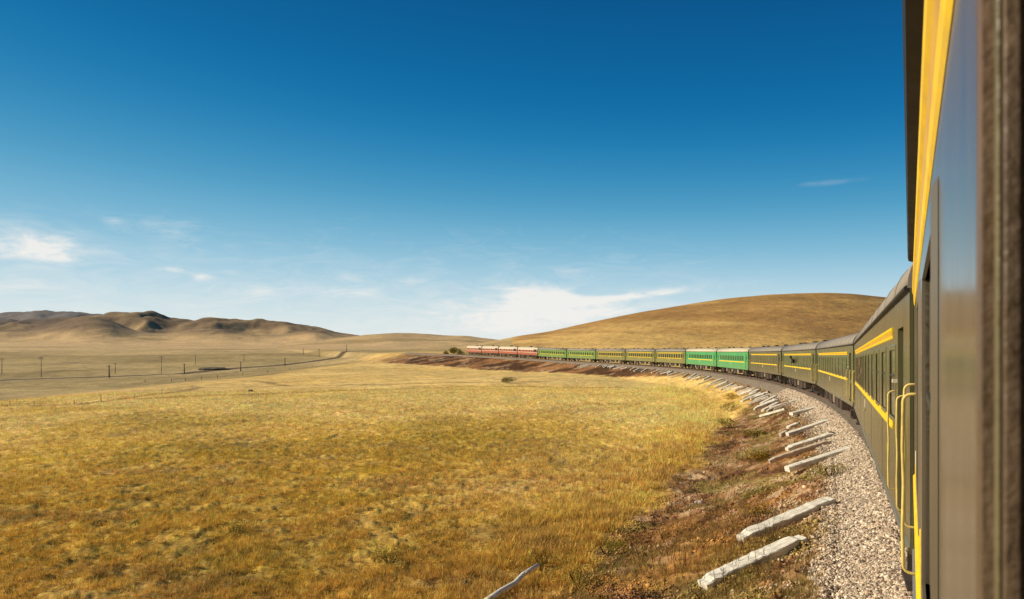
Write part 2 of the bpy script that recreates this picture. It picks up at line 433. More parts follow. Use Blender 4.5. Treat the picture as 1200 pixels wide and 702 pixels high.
    so = mixc(so, L((.085, .038, .018)), sstep(.48, .66, 1 - cl) * .85)
    so = mixc(so, L((.48, .24, .05)), sstep(.56, .72, bg) * .6)
    so = mixc(so, L((.26, .21, .05)), sstep(.62, .74, fbm(x / 3.1, y / 3.1, 3, 197)) * .6)
    so = mixc(so, L((.46, .34, .22)), (1 - sstep(2.3, 3.1, np.abs(off) + (cl - .5) * 1.6)) * .85)
    so = so * 1.08
    far_soil = mixc(np.repeat(L((.34, .165, .065)), len(x), 0), L((.10, .048, .020)), sstep(.40, .55, fbm(x / 5 + off / 3, y / 9, 4, 199)))
    far_soil = mixc(far_soil, L((.58, .38, .20)), sstep(.62, .74, fbm(x / 4 + off / 2, y / 6, 3, 203)) * .7)
    so = mixc(so, far_soil, sstep(110, 190, s))
    c = mixc(c, so, soil)
    return np.clip(c, 0.004, .95)

def ground_material():
    m, nt, p = new_mat('steppe ground'); b = NB(nt)
    at = b.n('ShaderNodeAttribute', attribute_name='tint').outputs['Color']
    pos = b.n('ShaderNodeNewGeometry').outputs['Position']
    n1 = b.noise(pos, 9.0, 6, .7); n2 = b.noise(pos, 1.3, 6, .65); n3 = b.noise(pos, .12, 6, .6); n4 = b.noise(pos, .012, 7, .62)
    f = b.math('MULTIPLY', b.mapr(n1, .3, .7, .62, 1.32), b.mapr(n2, .3, .7, .72, 1.26))
    f = b.math('MULTIPLY', f, b.mapr(n3, .3, .7, .80, 1.18))
    f = b.math('MULTIPLY', f, b.mapr(n4, .3, .7, .84, 1.14))
    cmb = b.n('ShaderNodeCombineXYZ')
    for i in range(3): b.link(f, cmb.inputs[i])
    c = b.mix(1.0, at, cmb.outputs[0], 'MULTIPLY')
    hue = b.n('ShaderNodeHueSaturation'); b.link(c, hue.inputs['Color'])
    b.link(b.mapr(b.noise(pos, 2.6, 5, .6), .3, .7, .484, .514), hue.inputs['Hue'])
    b.link(hue.outputs[0], p.inputs['Base Color']); p.inputs['Roughness'].default_value = .95
    p.inputs['Specular IOR Level'].default_value = .1
    h = b.math('ADD', b.math('MULTIPLY', n1, .05), b.math('MULTIPLY', n2, .22))
    h = b.math('ADD', h, b.math('MULTIPLY', n3, 1.2)); h = b.math('ADD', h, b.math('MULTIPLY', n4, 14.0))
    b.link(b.bump(h, .55, 1.0), p.inputs['Normal'])
    return m

# ---------------------------------------------------------------- ground sheet (rings of ground around the viewpoint, out to the horizon)
def build_ground():
    az = np.concatenate([np.radians(np.arange(-180, -50, 2.0)), np.radians(np.arange(-50, -38, .4)), np.radians(np.arange(-38, 40, .115)), np.radians(np.arange(40, 52, .4)), np.radians(np.arange(52, 180, 2.0))])
    rr = [1.0]
    while rr[-1] < 15000:
        k = .0085 if rr[-1] < 90 else (.0105 if rr[-1] < 500 else .012)
        rr.append(rr[-1] * (1 + (k if rr[-1] > 9 else .05)))
    rr = np.array(rr)
    A, Rr = np.meshgrid(az, rr)
    x = (np.sin(A) * Rr).ravel(); y = (np.cos(A) * Rr).ravel()
    z, soil, s, off = ground_z(x, y)
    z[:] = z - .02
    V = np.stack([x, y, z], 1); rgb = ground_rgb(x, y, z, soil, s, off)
    n = len(az); m = len(rr)
    i = np.arange(m - 1)[:, None] * n; j = np.arange(n)[None, :]; j2 = (j + 1) % n
    Fc = np.stack([i + j, i + j2, i + n + j2, i + n + j], -1).reshape(-1, 4)
    # centre cap
    V = np.vstack([V, [[0, 0, z[:n].mean()]]]); rgb = np.vstack([rgb, rgb[:n].mean(0)[None]])
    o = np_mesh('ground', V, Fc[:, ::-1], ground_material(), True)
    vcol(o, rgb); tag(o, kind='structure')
    o['label'] = 'dry golden grass steppe rolling to bare brown hills'
    return o
ground = build_ground()

# ---------------------------------------------------------------- scattered small stuff
def scatter(name, px, py, pz, base_v, base_f, size, mat, rgb, tilt=.3, nv=1, flat=False):
    """copies of small base shapes merged in one mesh; base_v: (variants, n, 3)"""
    N = len(px); k = rng.integers(0, len(base_v), N)
    B = np.array(base_v)[k]                           # N,n,3
    a = rng.uniform(0, 2 * PI, N); ca, sa = np.cos(a), np.sin(a)
    tx = rng.normal(0, tilt, N); ty = rng.normal(0, tilt, N)
    X = B[:, :, 0] * ca[:, None] - B[:, :, 1] * sa[:, None]; Y = B[:, :, 0] * sa[:, None] + B[:, :, 1] * ca[:, None]; Zz = B[:, :, 2]
    X = X + Zz * tx[:, None]; Y = Y + Zz * ty[:, None]
    if np.ndim(size) == 1: size = size[:, None]
    X = X * size + px[:, None]; Y = Y * size + py[:, None]; Zz = Zz * size + pz[:, None]
    V = np.stack([X, Y, Zz], -1).reshape(-1, 3)
    n = B.shape[1]; bf = np.array(base_f)
    Fc = (bf[None] + (np.arange(N) * n)[:, None, None]).reshape(-1, bf.shape[1])
    o = np_mesh(name, V, Fc, mat); vcol(o, np.repeat(rgb, n, 0)); return o
CUBE_F = [(0, 3, 2, 1), (4, 5, 6, 7), (0, 1, 5, 4), (1, 2, 6, 5), (2, 3, 7, 6), (3, 0, 4, 7)]
def rock_bases(k=14):
    out = []
    for i in range(k):
        b = np.array([(x, y, z) for z in (-1, 1) for x, y in ((-1, -1), (1, -1), (1, 1), (-1, 1))], float) * .5
        b += rng.normal(0, .16, b.shape); b[:, 2] *= rng.uniform(.5, .9); b[4:, :2] *= rng.uniform(.35, .9); out.append(b)
    return out
def tuft_bases(k=14, blades=8, spread=.45, lean=.5, w=.07, curve=1):
    out = []
    for i in range(k):
        vs = []
        for q in range(blades):
            a = rng.uniform(0, 2 * PI); r = rng.uniform(0, spread) ; h = rng.uniform(.45, 1.0)
            bx, by = r * math.cos(a), r * math.sin(a); la = a + rng.normal(0, .7); le = rng.uniform(.1, lean)
            px_, py_ = -math.sin(la) * w, math.cos(la) * w
            tx_, ty_ = bx + math.cos(la) * le * h, by + math.sin(la) * le * h
            vs += [(bx - px_, by - py_, -.1), (bx + px_, by + py_, -.1), (tx_, ty_, h)]
        out.append(np.array(vs))
    return out, [(3 * q, 3 * q + 1, 3 * q + 2) for q in range(blades)]
def tint_mat(name, rough=.9, trans=0.0, ns=.25):
    m, nt, p = new_mat(name); b = NB(nt)
    at = b.n('ShaderNodeAttribute', attribute_name='tint').outputs['Color']
    pos = b.n('ShaderNodeNewGeometry').outputs['Position']
    f = b.mapr(b.noise(pos, 6, 3, .6), .3, .7, 1 - ns, 1 + ns); cmb = b.n('ShaderNodeCombineXYZ')
    for i in range(3): b.link(f, cmb.inputs[i])
    b.link(b.mix(1.0, at, cmb.outputs[0], 'MULTIPLY'), p.inputs['Base Color'])
    p.inputs['Roughness'].default_value = rough; p.inputs['Specular IOR Level'].default_value = .15
    if trans:
        tr = b.n('ShaderNodeBsdfTranslucent'); b.link(at, tr.inputs[0]); mx = b.n('ShaderNodeMixShader'); mx.inputs[0].default_value = trans
        b.link(p.outputs[0], mx.inputs[1]); b.link(tr.outputs[0], mx.inputs[2])
        b.link(mx.outputs[0], nt.nodes['Material Output'].inputs[0])
    return m
GRASS = tint_mat('dry grass blades', .9, .3)
STONE = tint_mat('broken stone', .85, 0, .3)

def wedge(n, r0, r1, a0=-40, a1=20, power=.75):
    """random points in a fan of ground ahead, denser nearby"""
    u = rng.uniform(0, 1, n) ** (1 / power)
    r = r0 * (r1 / r0) ** u
    a = np.radians(rng.uniform(a0, a1, n)); return np.sin(a) * r, np.cos(a) * r, r
# meadow grass
x, y, r = wedge(230000, 14.5, 130, -39, 21, 1.15)
g, soil, s, off = ground_z(x, y)
keep = (soil < .30 + rng.uniform(-.25, .25, len(x))) & (off > 4) & (fbm(x / .9, y / .9, 3, 301) + rng.uniform(-.2, .2, len(x)) > .46)
x, y, r, g, soil, s, off = [v[keep] for v in (x, y, r, g, soil, s, off)]
rgb = ground_rgb(x, y, g, soil * 0, s, off) * rng.uniform(.6, 1.7, (len(x), 1)) * (1 + rng.normal(0, .05, (len(x), 3)))
tb, tf = tuft_bases(16, 7, .5, .9, .045)
sz = rng.uniform(.07, .17, len(x)) * (1 + r / 110) * (1 + .9 * np.exp(-((off - 10.5) / 2.2) ** 2))
o = scatter('meadow_grass', x, y, g - .01, tb, tf, sz, GRASS, np.clip(rgb, 0, .9), .25)
tag(o, 'short dry golden grass tufts covering the meadow', 'grass', kind='stuff')
# weeds and dead brush on the bank
x, y, r = wedge(150000, 6.5, 120, -12, 30, .9)
g, soil, s, off = ground_z(x, y)
keep = (soil > .4) & (off > 2.6) & (off < 13) & (fbm(x / 1.5, y / 1.5, 3, 311) + rng.uniform(-.16, .16, len(x)) > .535)
x, y, r, g, soil, s, off = [v[keep] for v in (x, y, r, g, soil, s, off)]
pick_c = rng.uniform(0, 1, len(x)); pal = np.array([(.42, .25, .06), (.20, .11, .045), (.54, .38, .12), (.26, .23, .06), (.11, .06, .03)])
zone = fbm(x / 2.6, y / 2.6, 3, 321)
ix = np.clip(((zone - .3) * 9 + rng.normal(0, .9, len(x))).astype(int), 0, 4)
rgb = pal[ix] * rng.uniform(.7, 1.4, (len(x), 1))
tb, tf = tuft_bases(16, 8, .55, 1.1, .028)
sz = rng.uniform(.06, .17, len(x)) * (1 + r / 110)
o = scatter('bank_weeds', x, y, g - .01, tb, tf, sz, GRASS, rgb, .3)
tag(o, 'dry brown and olive weeds over the railway bank', 'weeds', kind='stuff')
# soil clods and gravel on the bank
x, y, r = wedge(150000, 6.5, 110, -14, 30, .9)
g, soil, s, off = ground_z(x, y)
keep = (soil > .35) & (off > 2.4) & (off < 13) & (fbm(x / 1.9 + 7, y / 1.9, 3, 331) + rng.uniform(-.15, .15, len(x)) > .45)
x, y, r, g, soil, s, off = [v[keep] for v in (x, y, r, g, soil, s, off)]
rgb = ground_rgb(x, y, g, soil, s, off) * rng.uniform(.75, 1.75, (len(x), 1))
sz = rng.uniform(.018, .05, len(x)) * np.where(rng.uniform(0, 1, len(x)) > .985, 2.4, 1) * (1 + r / 90)
o = scatter('bank_rubble', x, y, g + sz * .1, rock_bases(), CUBE_F, sz, STONE, np.clip(rgb, 0, .85), .3)
tag(o, 'reddish brown clods and gravel lying on the bank', 'gravel', kind='stuff')

# ballast bed, rails and ties
def sweep(name, offs, zs, s0, s1, ds, mat, smooth=False, grow=1.0, noise=0, closed=False):
    S = [s0]
    while S[-1] < s1: S.append(S[-1] + max(ds, grow * abs(S[-1]) * .01))
    V = []; S = np.array(S)
    for s_ in S:
        zr = float(rail_z(s_))
        for of, zz in zip(offs, zs):
            X, Y, _ = track_pt(s_, of); V.append((X, Y, zr + zz))
    V = np.array(V); k = len(offs)
    if noise:
        V[:, 2] += (fbm(V[:, 0] / .25, V[:, 1] / .25, 4, 401) - .5) * noise + (fbm(V[:, 0] / 1.2, V[:, 1] / 1.2, 3, 405) - .5) * noise
    i = np.arange(len(S) - 1)[:, None] * k; j = np.arange(k - 1 if not closed else k)[None]; j2 = (j + 1) % k
    Fc = np.stack([i + j, i + j2, i + k + j2, i + k + j], -1).reshape(-1, 4)
    return np_mesh(name, V, Fc, mat, smooth)
def ballast_material():
    m, nt, p = new_mat('ballast stones'); b = NB(nt)
    pos = b.n('ShaderNodeNewGeometry').outputs['Position']
    vo = b.n('ShaderNodeTexVoronoi'); vo.inputs['Scale'].default_value = 17; b.link(pos, vo.inputs['Vector'])
    sep = b.n('ShaderNodeSeparateColor'); b.link(vo.outputs['Color'], sep.inputs[0])
    c = b.ramp(sep.outputs[0], [(0, (.16, .11, .08)), (.4, (.38, .29, .20)), (1, (.66, .54, .40))])
    dk = b.mapr(vo.outputs['Distance'], .35, .75, 1, .25)
    cmb = b.n('ShaderNodeCombineXYZ')
    for i in range(3): b.link(dk, cmb.inputs[i])
    c = b.mix(1.0, c, cmb.outputs[0], 'MULTIPLY')
    c = b.mix(b.mapr(b.noise(pos, .5, 5, .6), .45, .7, 0, .35), c, c4((.28, .18, .10)))
    b.link(c, p.inputs['Base Color']); p.inputs['Roughness'].default_value = .9
    b.link(b.bump(b.mapr(vo.outputs['Distance'], 0, .8, 1, 0), .9, .04), p.inputs['Normal'])
    return m
prof_o = [2.55, 2.42] + list(np.linspace(2.34, 1.45, 14)) + [1.3, 0, -1.3, -1.7, -3.0]
prof_z = [-.86, -.80] + list(np.linspace(-.74, -.28, 14)) + [-.24, -.24, -.24, -.30, -.85]
bed = sweep('ballast_bed', prof_o[::-1], prof_z[::-1], -60, 430, .12, ballast_material(), False, 1.2, .06)
tag(bed, kind='structure')
for q, nm in ((.76, 'track_rail'), (-.76, 'track_rail')):
    pr = [(-.075, -.18), (.075, -.18), (.075, -.165), (.012, -.14), (.012, -.045), (.036, -.035), (.036, 0), (-.036, 0), (-.036, -.035), (-.012, -.045), (-.012, -.14), (-.075, -.165)]
    o = sweep(nm, [q + a for a, _ in pr], [c_ for _, c_ in pr], -60, 430, .7, M['steel'], False, .8, 0, True)
    tag(o, kind='structure')
x_, y_, zz_ = [], [], []
tm = MB()
for i in range(-60, 560):
    s_ = i * .62; X, Y, h = track_pt(s_, 0); zr = float(rail_z(s_))
    c, sn = math.cos(h), math.sin(h)             # along = (sin h, cos h), right = (cos h, -sin h)
    vs = []
    for dz in (-.36, -.185):
        for al, ri in ((-.12, -1.3), (.12, -1.3), (.12, 1.3), (-.12, 1.3)):
            vs.append((X + sn * al + c * ri, Y + c * al - sn * ri, zr + dz))
    tm.add(vs, CUBE_F)
M['concrete'] = mat_simple('tie concrete', (.33, .27, .20), .9, var=.3, scale=4)
tag(tm.build('track_ties', M['concrete']), 'ties bedded in the ballast under the train', 'railway ties', kind='stuff')
# loose ballast stones
n = 110000
s_ = -4 + 75 * rng.uniform(0, 1, n) ** 1.7; of = rng.uniform(1.2, 2.45, n); of = of + sstep(2.0, 2.45, of) * (vnoise(s_ / .9, s_ * 0, 511) * .35 + vnoise(s_ / 4, s_ * 0, 512) * .3) + np.abs(rng.normal(0, .4, n)) * (rng.uniform(0, 1, n) > .86)
h = H0 - s_ / R; x = CX + np.cos(h) * (R - of); y = CY - np.sin(h) * (R - of)
zb = rail_z(s_) + np.interp(of, [1.3, 1.45, 2.34, 2.55], [-.24, -.28, -.74, -.82])
gz = ground_z(x, y)[0]
zb = np.where(of < 2.4, zb + (fbm(x / .25, y / .25, 4, 401) - .5) * .06, gz)
rgb = np.array([(.62, .50, .37), (.42, .32, .22), (.78, .66, .50), (.18, .12, .08), (.54, .40, .27)])[rng.integers(0, 5, n)] * rng.uniform(.7, 1.25, (n, 1))
sz = rng.uniform(.020, .044, n) * np.where(rng.uniform(0, 1, n) > .93, 1.5, 1) * (1 + s_ / 60)
o = scatter('ballast_stones', x, y, zb + sz * .12, rock_bases(20), CUBE_F, sz, STONE, rgb, .3)
tag(o, 'loose pale grey and pink ballast stones beside the train', 'ballast', kind='stuff')

# ---------------------------------------------------------------- coaches
WC = [4.80 + 1.79 * k for k in range(-8, 3)]           # window centres along the coach
WW, WZ0, WZ1 = .95, 2.22, 3.05
DOORS = [(-11.1, -10.35), (10.35, 11.1)]
HB = 11.8
Y0 = 1.55
def side_wall(m, openings, z0=1.05, z1=3.6, depth=.06, y=Y0):
    xs = sorted(set([-HB, HB] + [a for o in openings for a in o[:2]])); zs = sorted(set([z0, z1] + [a for o in openings for a in o[2:]]))
    for i in range(len(xs) - 1):
        for j in range(len(zs) - 1):
            cx, cz = (xs[i] + xs[i + 1]) / 2, (zs[j] + zs[j + 1]) / 2
            if any(o[0] < cx < o[1] and o[2] < cz < o[3] for o in openings): continue
            m.quad((xs[i], y, zs[j]), (xs[i], y, zs[j + 1]), (xs[i + 1], y, zs[j + 1]), (xs[i + 1], y, zs[j]))
    d = y - depth
    for a, b_, c, e in openings:
        m.quad((a, y, c), (a, d, c), (a, d, e), (a, y, e)); m.quad((b_, y, e), (b_, d, e), (b_, d, c), (b_, y, c))
        m.quad((a, y, e), (a, d, e), (b_, d, e), (b_, y, e)); m.quad((b_, y, c), (b_, d, c), (a, d, c), (a, y, c))
def window_frame(m, a, b_, c, e, w=.065, p=.010, y=Y0):
    """four mitred strips standing slightly proud of the wall"""
    o = [(a - w, c - w), (b_ + w, c - w), (b_ + w, e + w), (a - w, e + w)]; i = [(a, c), (b_, c), (b_, e), (a, e)]
    for q in range(4):
        r = (q + 1) % 4
        O0, O1, I1, I0 = o[q], o[r], i[r], i[q]
        lift = lambda P, t: (P[0], y + t, P[1])
        mid0 = ((O0[0] * .75 + I0[0] * .25), (O0[1] * .75 + I0[1] * .25)); mid1 = ((O1[0] * .75 + I1[0] * .25), (O1[1] * .75 + I1[1] * .25))
        m.quad(lift(O0, .001), lift(mid0, p), lift(mid1, p), lift(O1, .001))
        m.quad(lift(mid0, p), lift(I0, p * .8), lift(I1, p * .8), lift(mid1, p))
        m.quad(lift(I0, p * .8), lift(I0, -.012), lift(I1, -.012), lift(I1, p * .8))
def handrail_pts(x, z0=1.37, z1=2.55, out=.075, y=Y0):
    r = .05; P = [(x, y - .03, z1)]
    for q in range(5):
        t = q / 4 * PI / 2; P.append((x, y + out - r + r * math.sin(t), z1 - r + r * math.cos(t)))
    P += [(x, y + out + .004, z1 - .35), (x, y + out - .003, (z0 + z1) / 2), (x, y + out + .003, z0 + .3)]
    for q in range(5):
        t = q / 4 * PI / 2; P.append((x, y + out - r + r * math.cos(t), z0 + r - r * math.sin(t)))
    P.append((x, y - .03, z0)); return P
def make_coach(kind, own=False):
    root = empty('passenger_coach')
    paint = {'olive': M['olive'], 'bright': M['bright'], 'lime': M['lime'], 'drab': M['drab']}[kind]
    if own: paint = M['own']
    stripes = {'olive': (1, 1), 'drab': (1, 1), 'lime': (0, 1), 'bright': (0, 1)}[kind]
    wins = [(c - WW / 2, c + WW / 2, WZ0, WZ1) for c in WC]
    if own: wins[-3] = (wins[-3][0], wins[-3][1], WZ0, 3.14)
    if kind == 'bright': wins = [(c - .38, c + .38, 2.35, 3.05) for c in [-8.6 + 1.3 * q for q in range(14)]]
    doors = [(a, b_, 1.22, 3.28) for a, b_ in DOORS]
    m = MB(); side_wall(m, wins + doors)
    m.quad((-HB, -Y0, 1.05), (HB, -Y0, 1.05), (HB, -Y0, 3.6), (-HB, -Y0, 3.6))
    for sx in (-1, 1):                                  # end walls with a doorway surround
        e = [(sx * HB, -Y0, 1.05), (sx * HB, Y0, 1.05), (sx * HB, Y0, 3.6), (sx * HB, 1.2, 3.98), (sx * HB, .6, 4.2), (sx * HB, -.6, 4.2), (sx * HB, -1.2, 3.98), (sx * HB, -Y0, 3.6)]
        m.add(e, [tuple(range(8)) if sx > 0 else tuple(range(8))[::-1]])
        m.box(sx * HB, sx * (HB + .03), Y0 - .16, Y0 - .02, 1.1, 3.5)      # corner post
    m.quad((-HB, -Y0, 1.05), (-HB, Y0, 1.05), (HB, Y0, 1.05), (HB, -Y0, 1.05))
    # shallow rolled joint beads in the side sheets and a sill bead
    for zb in (1.06,):
        m.prism([(Y0 + .001, zb), (Y0 + .018, zb + .012), (Y0 + .018, zb + .05), (Y0 + .001, zb + .062)], -HB, HB)
    for xb in (-7.25, -3.55, .15, 3.85, 7.52):
        m.box(xb - .006, xb + .006, Y0 - .002, Y0 + .004, 1.13, 2.06)
    body = m.build('body', paint, root)
    # roof
    prof = []
    for q in range(25):
        t = PI * q / 24; cy = math.cos(t); sy = math.sin(t)
        prof.append((1.57 * math.copysign(abs(cy) ** .62, cy), 3.62 + .66 * sy ** .9))
    m = MB(); m.prism(prof, -HB - .02, HB + .02)
    for xb in [-10.2 + 2.04 * q for q in range(11)]:      # roof sheet laps
        pr = [(y_ * 1.004, 3.62 + (z_ - 3.62) * 1.02 + .001) for y_, z_ in prof]; m.prism(pr, xb - .03, xb + .03)
    roof = m.build('roof', M['roof_cream'] if kind == 'bright' else M['roof'], root)
    roof.data.polygons.foreach_set('use_smooth', [len(p.vertices) == 4 for p in roof.data.polygons])
    g = MB(); g.prism([(Y0 + .001, 3.585), (Y0 + .045, 3.60), (Y0 + .052, 3.625), (Y0 + .03, 3.645), (Y0 - .01, 3.64)], -HB, HB)
    g.build('gutter', M['gutter'], roof)
    for xb in (-6.2, -.6, 5.4, 9.0):
        v = MB(); v.box(xb - .28, xb + .28, -.16, .16, 4.2, 4.40); v.box(xb - .33, xb + .33, -.21, .21, 4.40, 4.43)
        v.build('roof_vent', M['under'], roof)
    # yellow mouldings with a central groove
    ex = 9.62
    if stripes[0]:
        m = MB(); m.prism([(Y0 + .001, 3.195), (Y0 + .006, 3.205), (Y0 + .009, 3.235), (Y0 + .005, 3.245), (Y0 + .008, 3.285), (Y0 + .018, 3.30), (Y0 + .020, 3.33), (Y0 + .001, 3.336)], -ex if not own else -HB + .1, ex if not own else HB - .3)
        um = m.build('upper_moulding', M['yellow'], root); m = MB(); xe = ex if not own else HB - .3; m.prism([(Y0 + .0085, 3.236), (Y0 + .0095, 3.238), (Y0 + .0115, 3.282), (Y0 + .0085, 3.284)], -xe, xe); m.build('groove', M['shaded_yellow'], um)
    m = MB(); m.prism([(Y0 + .001, 2.065), (Y0 + .019, 2.073), (Y0 + .020, 2.10), (Y0 + .009, 2.115), (Y0 + .009, 2.15), (Y0 + .006, 2.165), (Y0 + .006, 2.19), (Y0 + .001, 2.195)], -ex, ex)
    m.build('lower_moulding', M['yellow'], root)
    if kind in ('lime', 'drab'):                         # wide pale band below the windows and the thin band over them
        pass
    # windows
    for k, (a, b_, c, e) in enumerate(wins):
        near = own and k == len(wins) - 3
        m = MB()
        fw = .055 if kind == 'bright' else .07
        if near:
            window_frame(m, a, b_, c, e, .028, .006)
            o = m.build('window', M['wood'], root); o['label'] = 'open window with a worn brown frame, nearest the viewer'
            # the jamb beyond the opening: stepped timber strips, each a little deeper, and a last dark one coloured as the shaded gap
            for y1, y0, px_, mt in ((Y0 - .0003, Y0 - .0028, .009, M['wood_olive']), (Y0 - .0030, Y0 - .0105, .012, M['wood']), (Y0 - .0108, Y0 - .0125, .007, M['wood_light']),
                                    (Y0 - .0128, Y0 - .0185, .010, M['wood_olive']), (Y0 - .0190, Y0 - .060, .004, M['grille_or_gap'])):
                s_ = MB(); s_.box(b_ - px_, b_ + .001, y0, y1, c + .002, e - .002); s_.build('jamb_strip', mt, o, bevel=.0012)
            continue
        window_frame(m, a, b_, c, e, fw)
        fr = m.build('window', paint, root)
        m = MB(); y = Y0 - .010
        m.quad((a, y, c), (a, y, e), (b_, y, e), (b_, y, c))
        m.build('pane', M['glass'] if kind == 'olive' else M['glass_dark'], fr)
        if kind == 'olive':
            m = MB(); m.box(a, b_, y, y + .008, c + .50, c + .525); m.build('sash_bar', M['gasket'], fr)
    # doors
    for (a, b_, c, e) in doors:
        m = MB(); y = Y0 - .055
        wz0, wz1, xa, xb = 2.2, 3.0, a + .16, b_ - .16
        m.box(a + .005, xa, y - .03, y, c, e - .005); m.box(xb, b_ - .005, y - .03, y, c, e - .005)
        m.box(xa, xb, y - .03, y, c, wz0); m.box(xa, xb, y - .03, y, wz1, e - .005)
        m.box(xa - .0, xb + .0, y - .012, y + .012, c + .25, c + .28)
        d = m.build('door', paint, root)
        p_ = MB(); p_.quad((xa, y - .02, wz0), (xa, y - .02, wz1), (xb, y - .02, wz1), (xb, y - .02, wz0)); p_.build('pane', M['glass_dark'], d)
        h_ = MB(); h_.tube([(a + .08, y, 2.0), (a + .08, y + .05, 2.0), (a + .08, y + .05, 2.14), (a + .08, y, 2.14)], .011, 6); h_.build('handle', M['emblem'], d)
        s_ = MB()
        for zz, yo in ((.50, 1.52), (.82, 1.44)):
            s_.box(a, b_, yo - .24, yo, zz, zz + .035)
        s_.box(a, a + .03, 1.2, 1.46, .50, 1.05); s_.box(b_ - .03, b_, 1.2, 1.46, .50, 1.05)
        s_.build('door_step', M['under'], root)
        for xx in (a - .2, b_ + .4):
            hr = MB(); hr.tube(handrail_pts(xx), .0105, 8); hr.build('handrail', M['rail_yellow'], root, True)
    # small fittings
    m = MB(); m.cyl((0.0, Y0 + .008, 1.83), (0, 1, 0), .15, .014, 24); em = m.build('emblem', M['emblem'], root)
    m = MB(); n_ = 24
    vs = []
    for q in range(n_):
        t = 2 * PI * q / n_
        vs += [(.150 * math.cos(t), Y0 + .017, 1.83 + .150 * math.sin(t)), (.118 * math.cos(t), Y0 + .017, 1.83 + .118 * math.sin(t))]
    m.add(vs, [(2 * q, 2 * q + 1, (2 * q + 3) % (2 * n_), (2 * q + 2) % (2 * n_)) for q in range(n_)]); m.build('ring', M['emblem_ring'], em)
    if kind == 'olive':
        x_ = -8.9
        for wd in (.10, .05, .10, .10, .10):
            m = MB(); m.box(x_, x_ + wd * .7, Y0 + .0005, Y0 + .003, 1.62, 1.77); m.build('numeral', M['marking'], root)
            x_ += .15
        m = MB(); m.box(-10.30, -10.16, Y0 + .001, Y0 + .05, 2.66, 2.70); m.build('marker_bracket', M['emblem'], root)
    # gangways and couplings
    for sx in (-1, 1):
        m = MB()
        for q in range(5):
            x0 = sx * (HB + .02 + q * .08); x1 = sx * (HB + .075 + q * .08)
            wdt = .62 if q % 2 == 0 else .56
            m.box(min(x0, x1), max(x0, x1), -wdt, wdt, 1.25, 3.5 if q % 2 == 0 else 3.44)
        m.box(min(sx * HB, sx * (HB + .44)), max(sx * HB, sx * (HB + .44)), -.5, .5, 1.32, 3.38)
        m.build('gangway', M['rubber'], root)
        m = MB(); m.box(min(sx * 11.0, sx * 12.24), max(sx * 11.0, sx * 12.24), -.12, .12, .76, .98); m.build('coupler', M['wheel'], root)
    # underframe
    m = MB(); m.box(-11.6, 11.6, -1.2, 1.2, .92, 1.048); m.box(-11.6, 11.6, 1.20, 1.32, .94, 1.047); m.build('underframe', M['under'], root)
    boxes = [(-4.9, -3.5, .42), (-2.9, -1.2, .38), (-.6, .5, .5), (1.2, 3.2, .36), (3.7, 4.6, .48)]
    for q, (a, b_, z_) in enumerate(boxes):
        m = MB(); m.box(a, b_, .75, 1.35, z_, .93); m.box(a + .1, a + .13, 1.35, 1.37, z_ + .05, .9); m.box(b_ - .13, b_ - .1, 1.35, 1.37, z_ + .05, .9)
        m.build('equipment_box', M['box_grey'] if (kind in ('bright', 'lime', 'drab') and q % 2 == 0) or q == 2 else M['under'], root, bevel=.02)
    for sx in (-1, 1):
        cx = sx * 8.5
        m = MB(); m.prism([(.95, .40), (1.10, .40), (1.10, .62), (.95, .62)], cx - 1.65, cx + 1.65); m.box(cx - .45, cx + .45, .9, 1.15, .34, .9)
        for ax in (-1.2, 1.2):
            m.box(cx + ax - .20, cx + ax + .20, .98, 1.20, .32, .62)
            for e_ in (-.36, .36): m.cyl((cx + ax + e_, 1.04, .74), (0, 0, 1), .09, .32, 10)
        m.box(cx - .12, cx + .12, -1.1, 1.1, .35, .7)
        bg = m.build('bogie', M['under'], root)
        for ax in (-1.2, 1.2):
            w = MB()
            for sy in (-1, 1):
                w.cyl((cx + ax, sy * .76, .46), (0, 1, 0), .46, .13, 24); w.cyl((cx + ax, sy * .69, .46), (0, 1, 0), .49, .03, 24)
            w.cyl((cx + ax, 0, .46), (0, 1, 0), .08, 1.5, 10)
            w.build('wheelset', M['wheel'], bg)
    return root
def place(root, s0, L_, z0=None, z1=None):
    a = track_pt(s0); c = track_pt(s0 + L_)
    za = float(rail_z(s0)) if z0 is None else z0; zc = float(rail_z(s0 + L_)) if z1 is None else z1
    root.location = ((a[0] + c[0]) / 2, (a[1] + c[1]) / 2, (za + zc) / 2)
    root.rotation_euler = (0, -math.atan2(zc - za, L_), math.atan2(c[1] - a[1], c[0] - a[0]))
TRAIN = 'green passenger coaches of the train'
own = make_coach('olive', own=True)
a_ = track_pt(-24.5); place(own, -24.5, 24.5, -2.87, -2.87)
tag(own, 'olive coach at the right edge, its open window and glossy side filling the foreground', 'train coach', TRAIN)
protos = {k: make_coach(k) for k in ('olive', 'bright', 'lime', 'drab')}
index_kids()
seq = [('olive', 'olive green coach directly ahead of the nearest one, its long side seen steeply'),
       ('olive', 'olive green coach just behind the one with a passenger leaning out of it'),
       ('olive', 'olive green coach with a dark figure leaning out of its window'),
       ('olive', 'olive green coach coupled directly behind the bright green coaches'),
       ('bright', 'bright green coach with cream roof coupled ahead of the olive coaches'),
       ('bright', 'bright green cream roofed coach, the farther of two, next to drab coaches'),
       ('drab', 'drab green coach coupled directly ahead of the two bright green coaches'),
       ('drab', 'second drab green coach ahead of the bright green pair'),
       ('drab', 'middle coach of the five distant drab and faded green coaches'),
       ('lime', 'faded green coach with one yellow line, second behind the red locomotives'),
       ('lime', 'faded green coach with one yellow line, coupled directly behind the red locomotives')]
coaches = []; used = set()
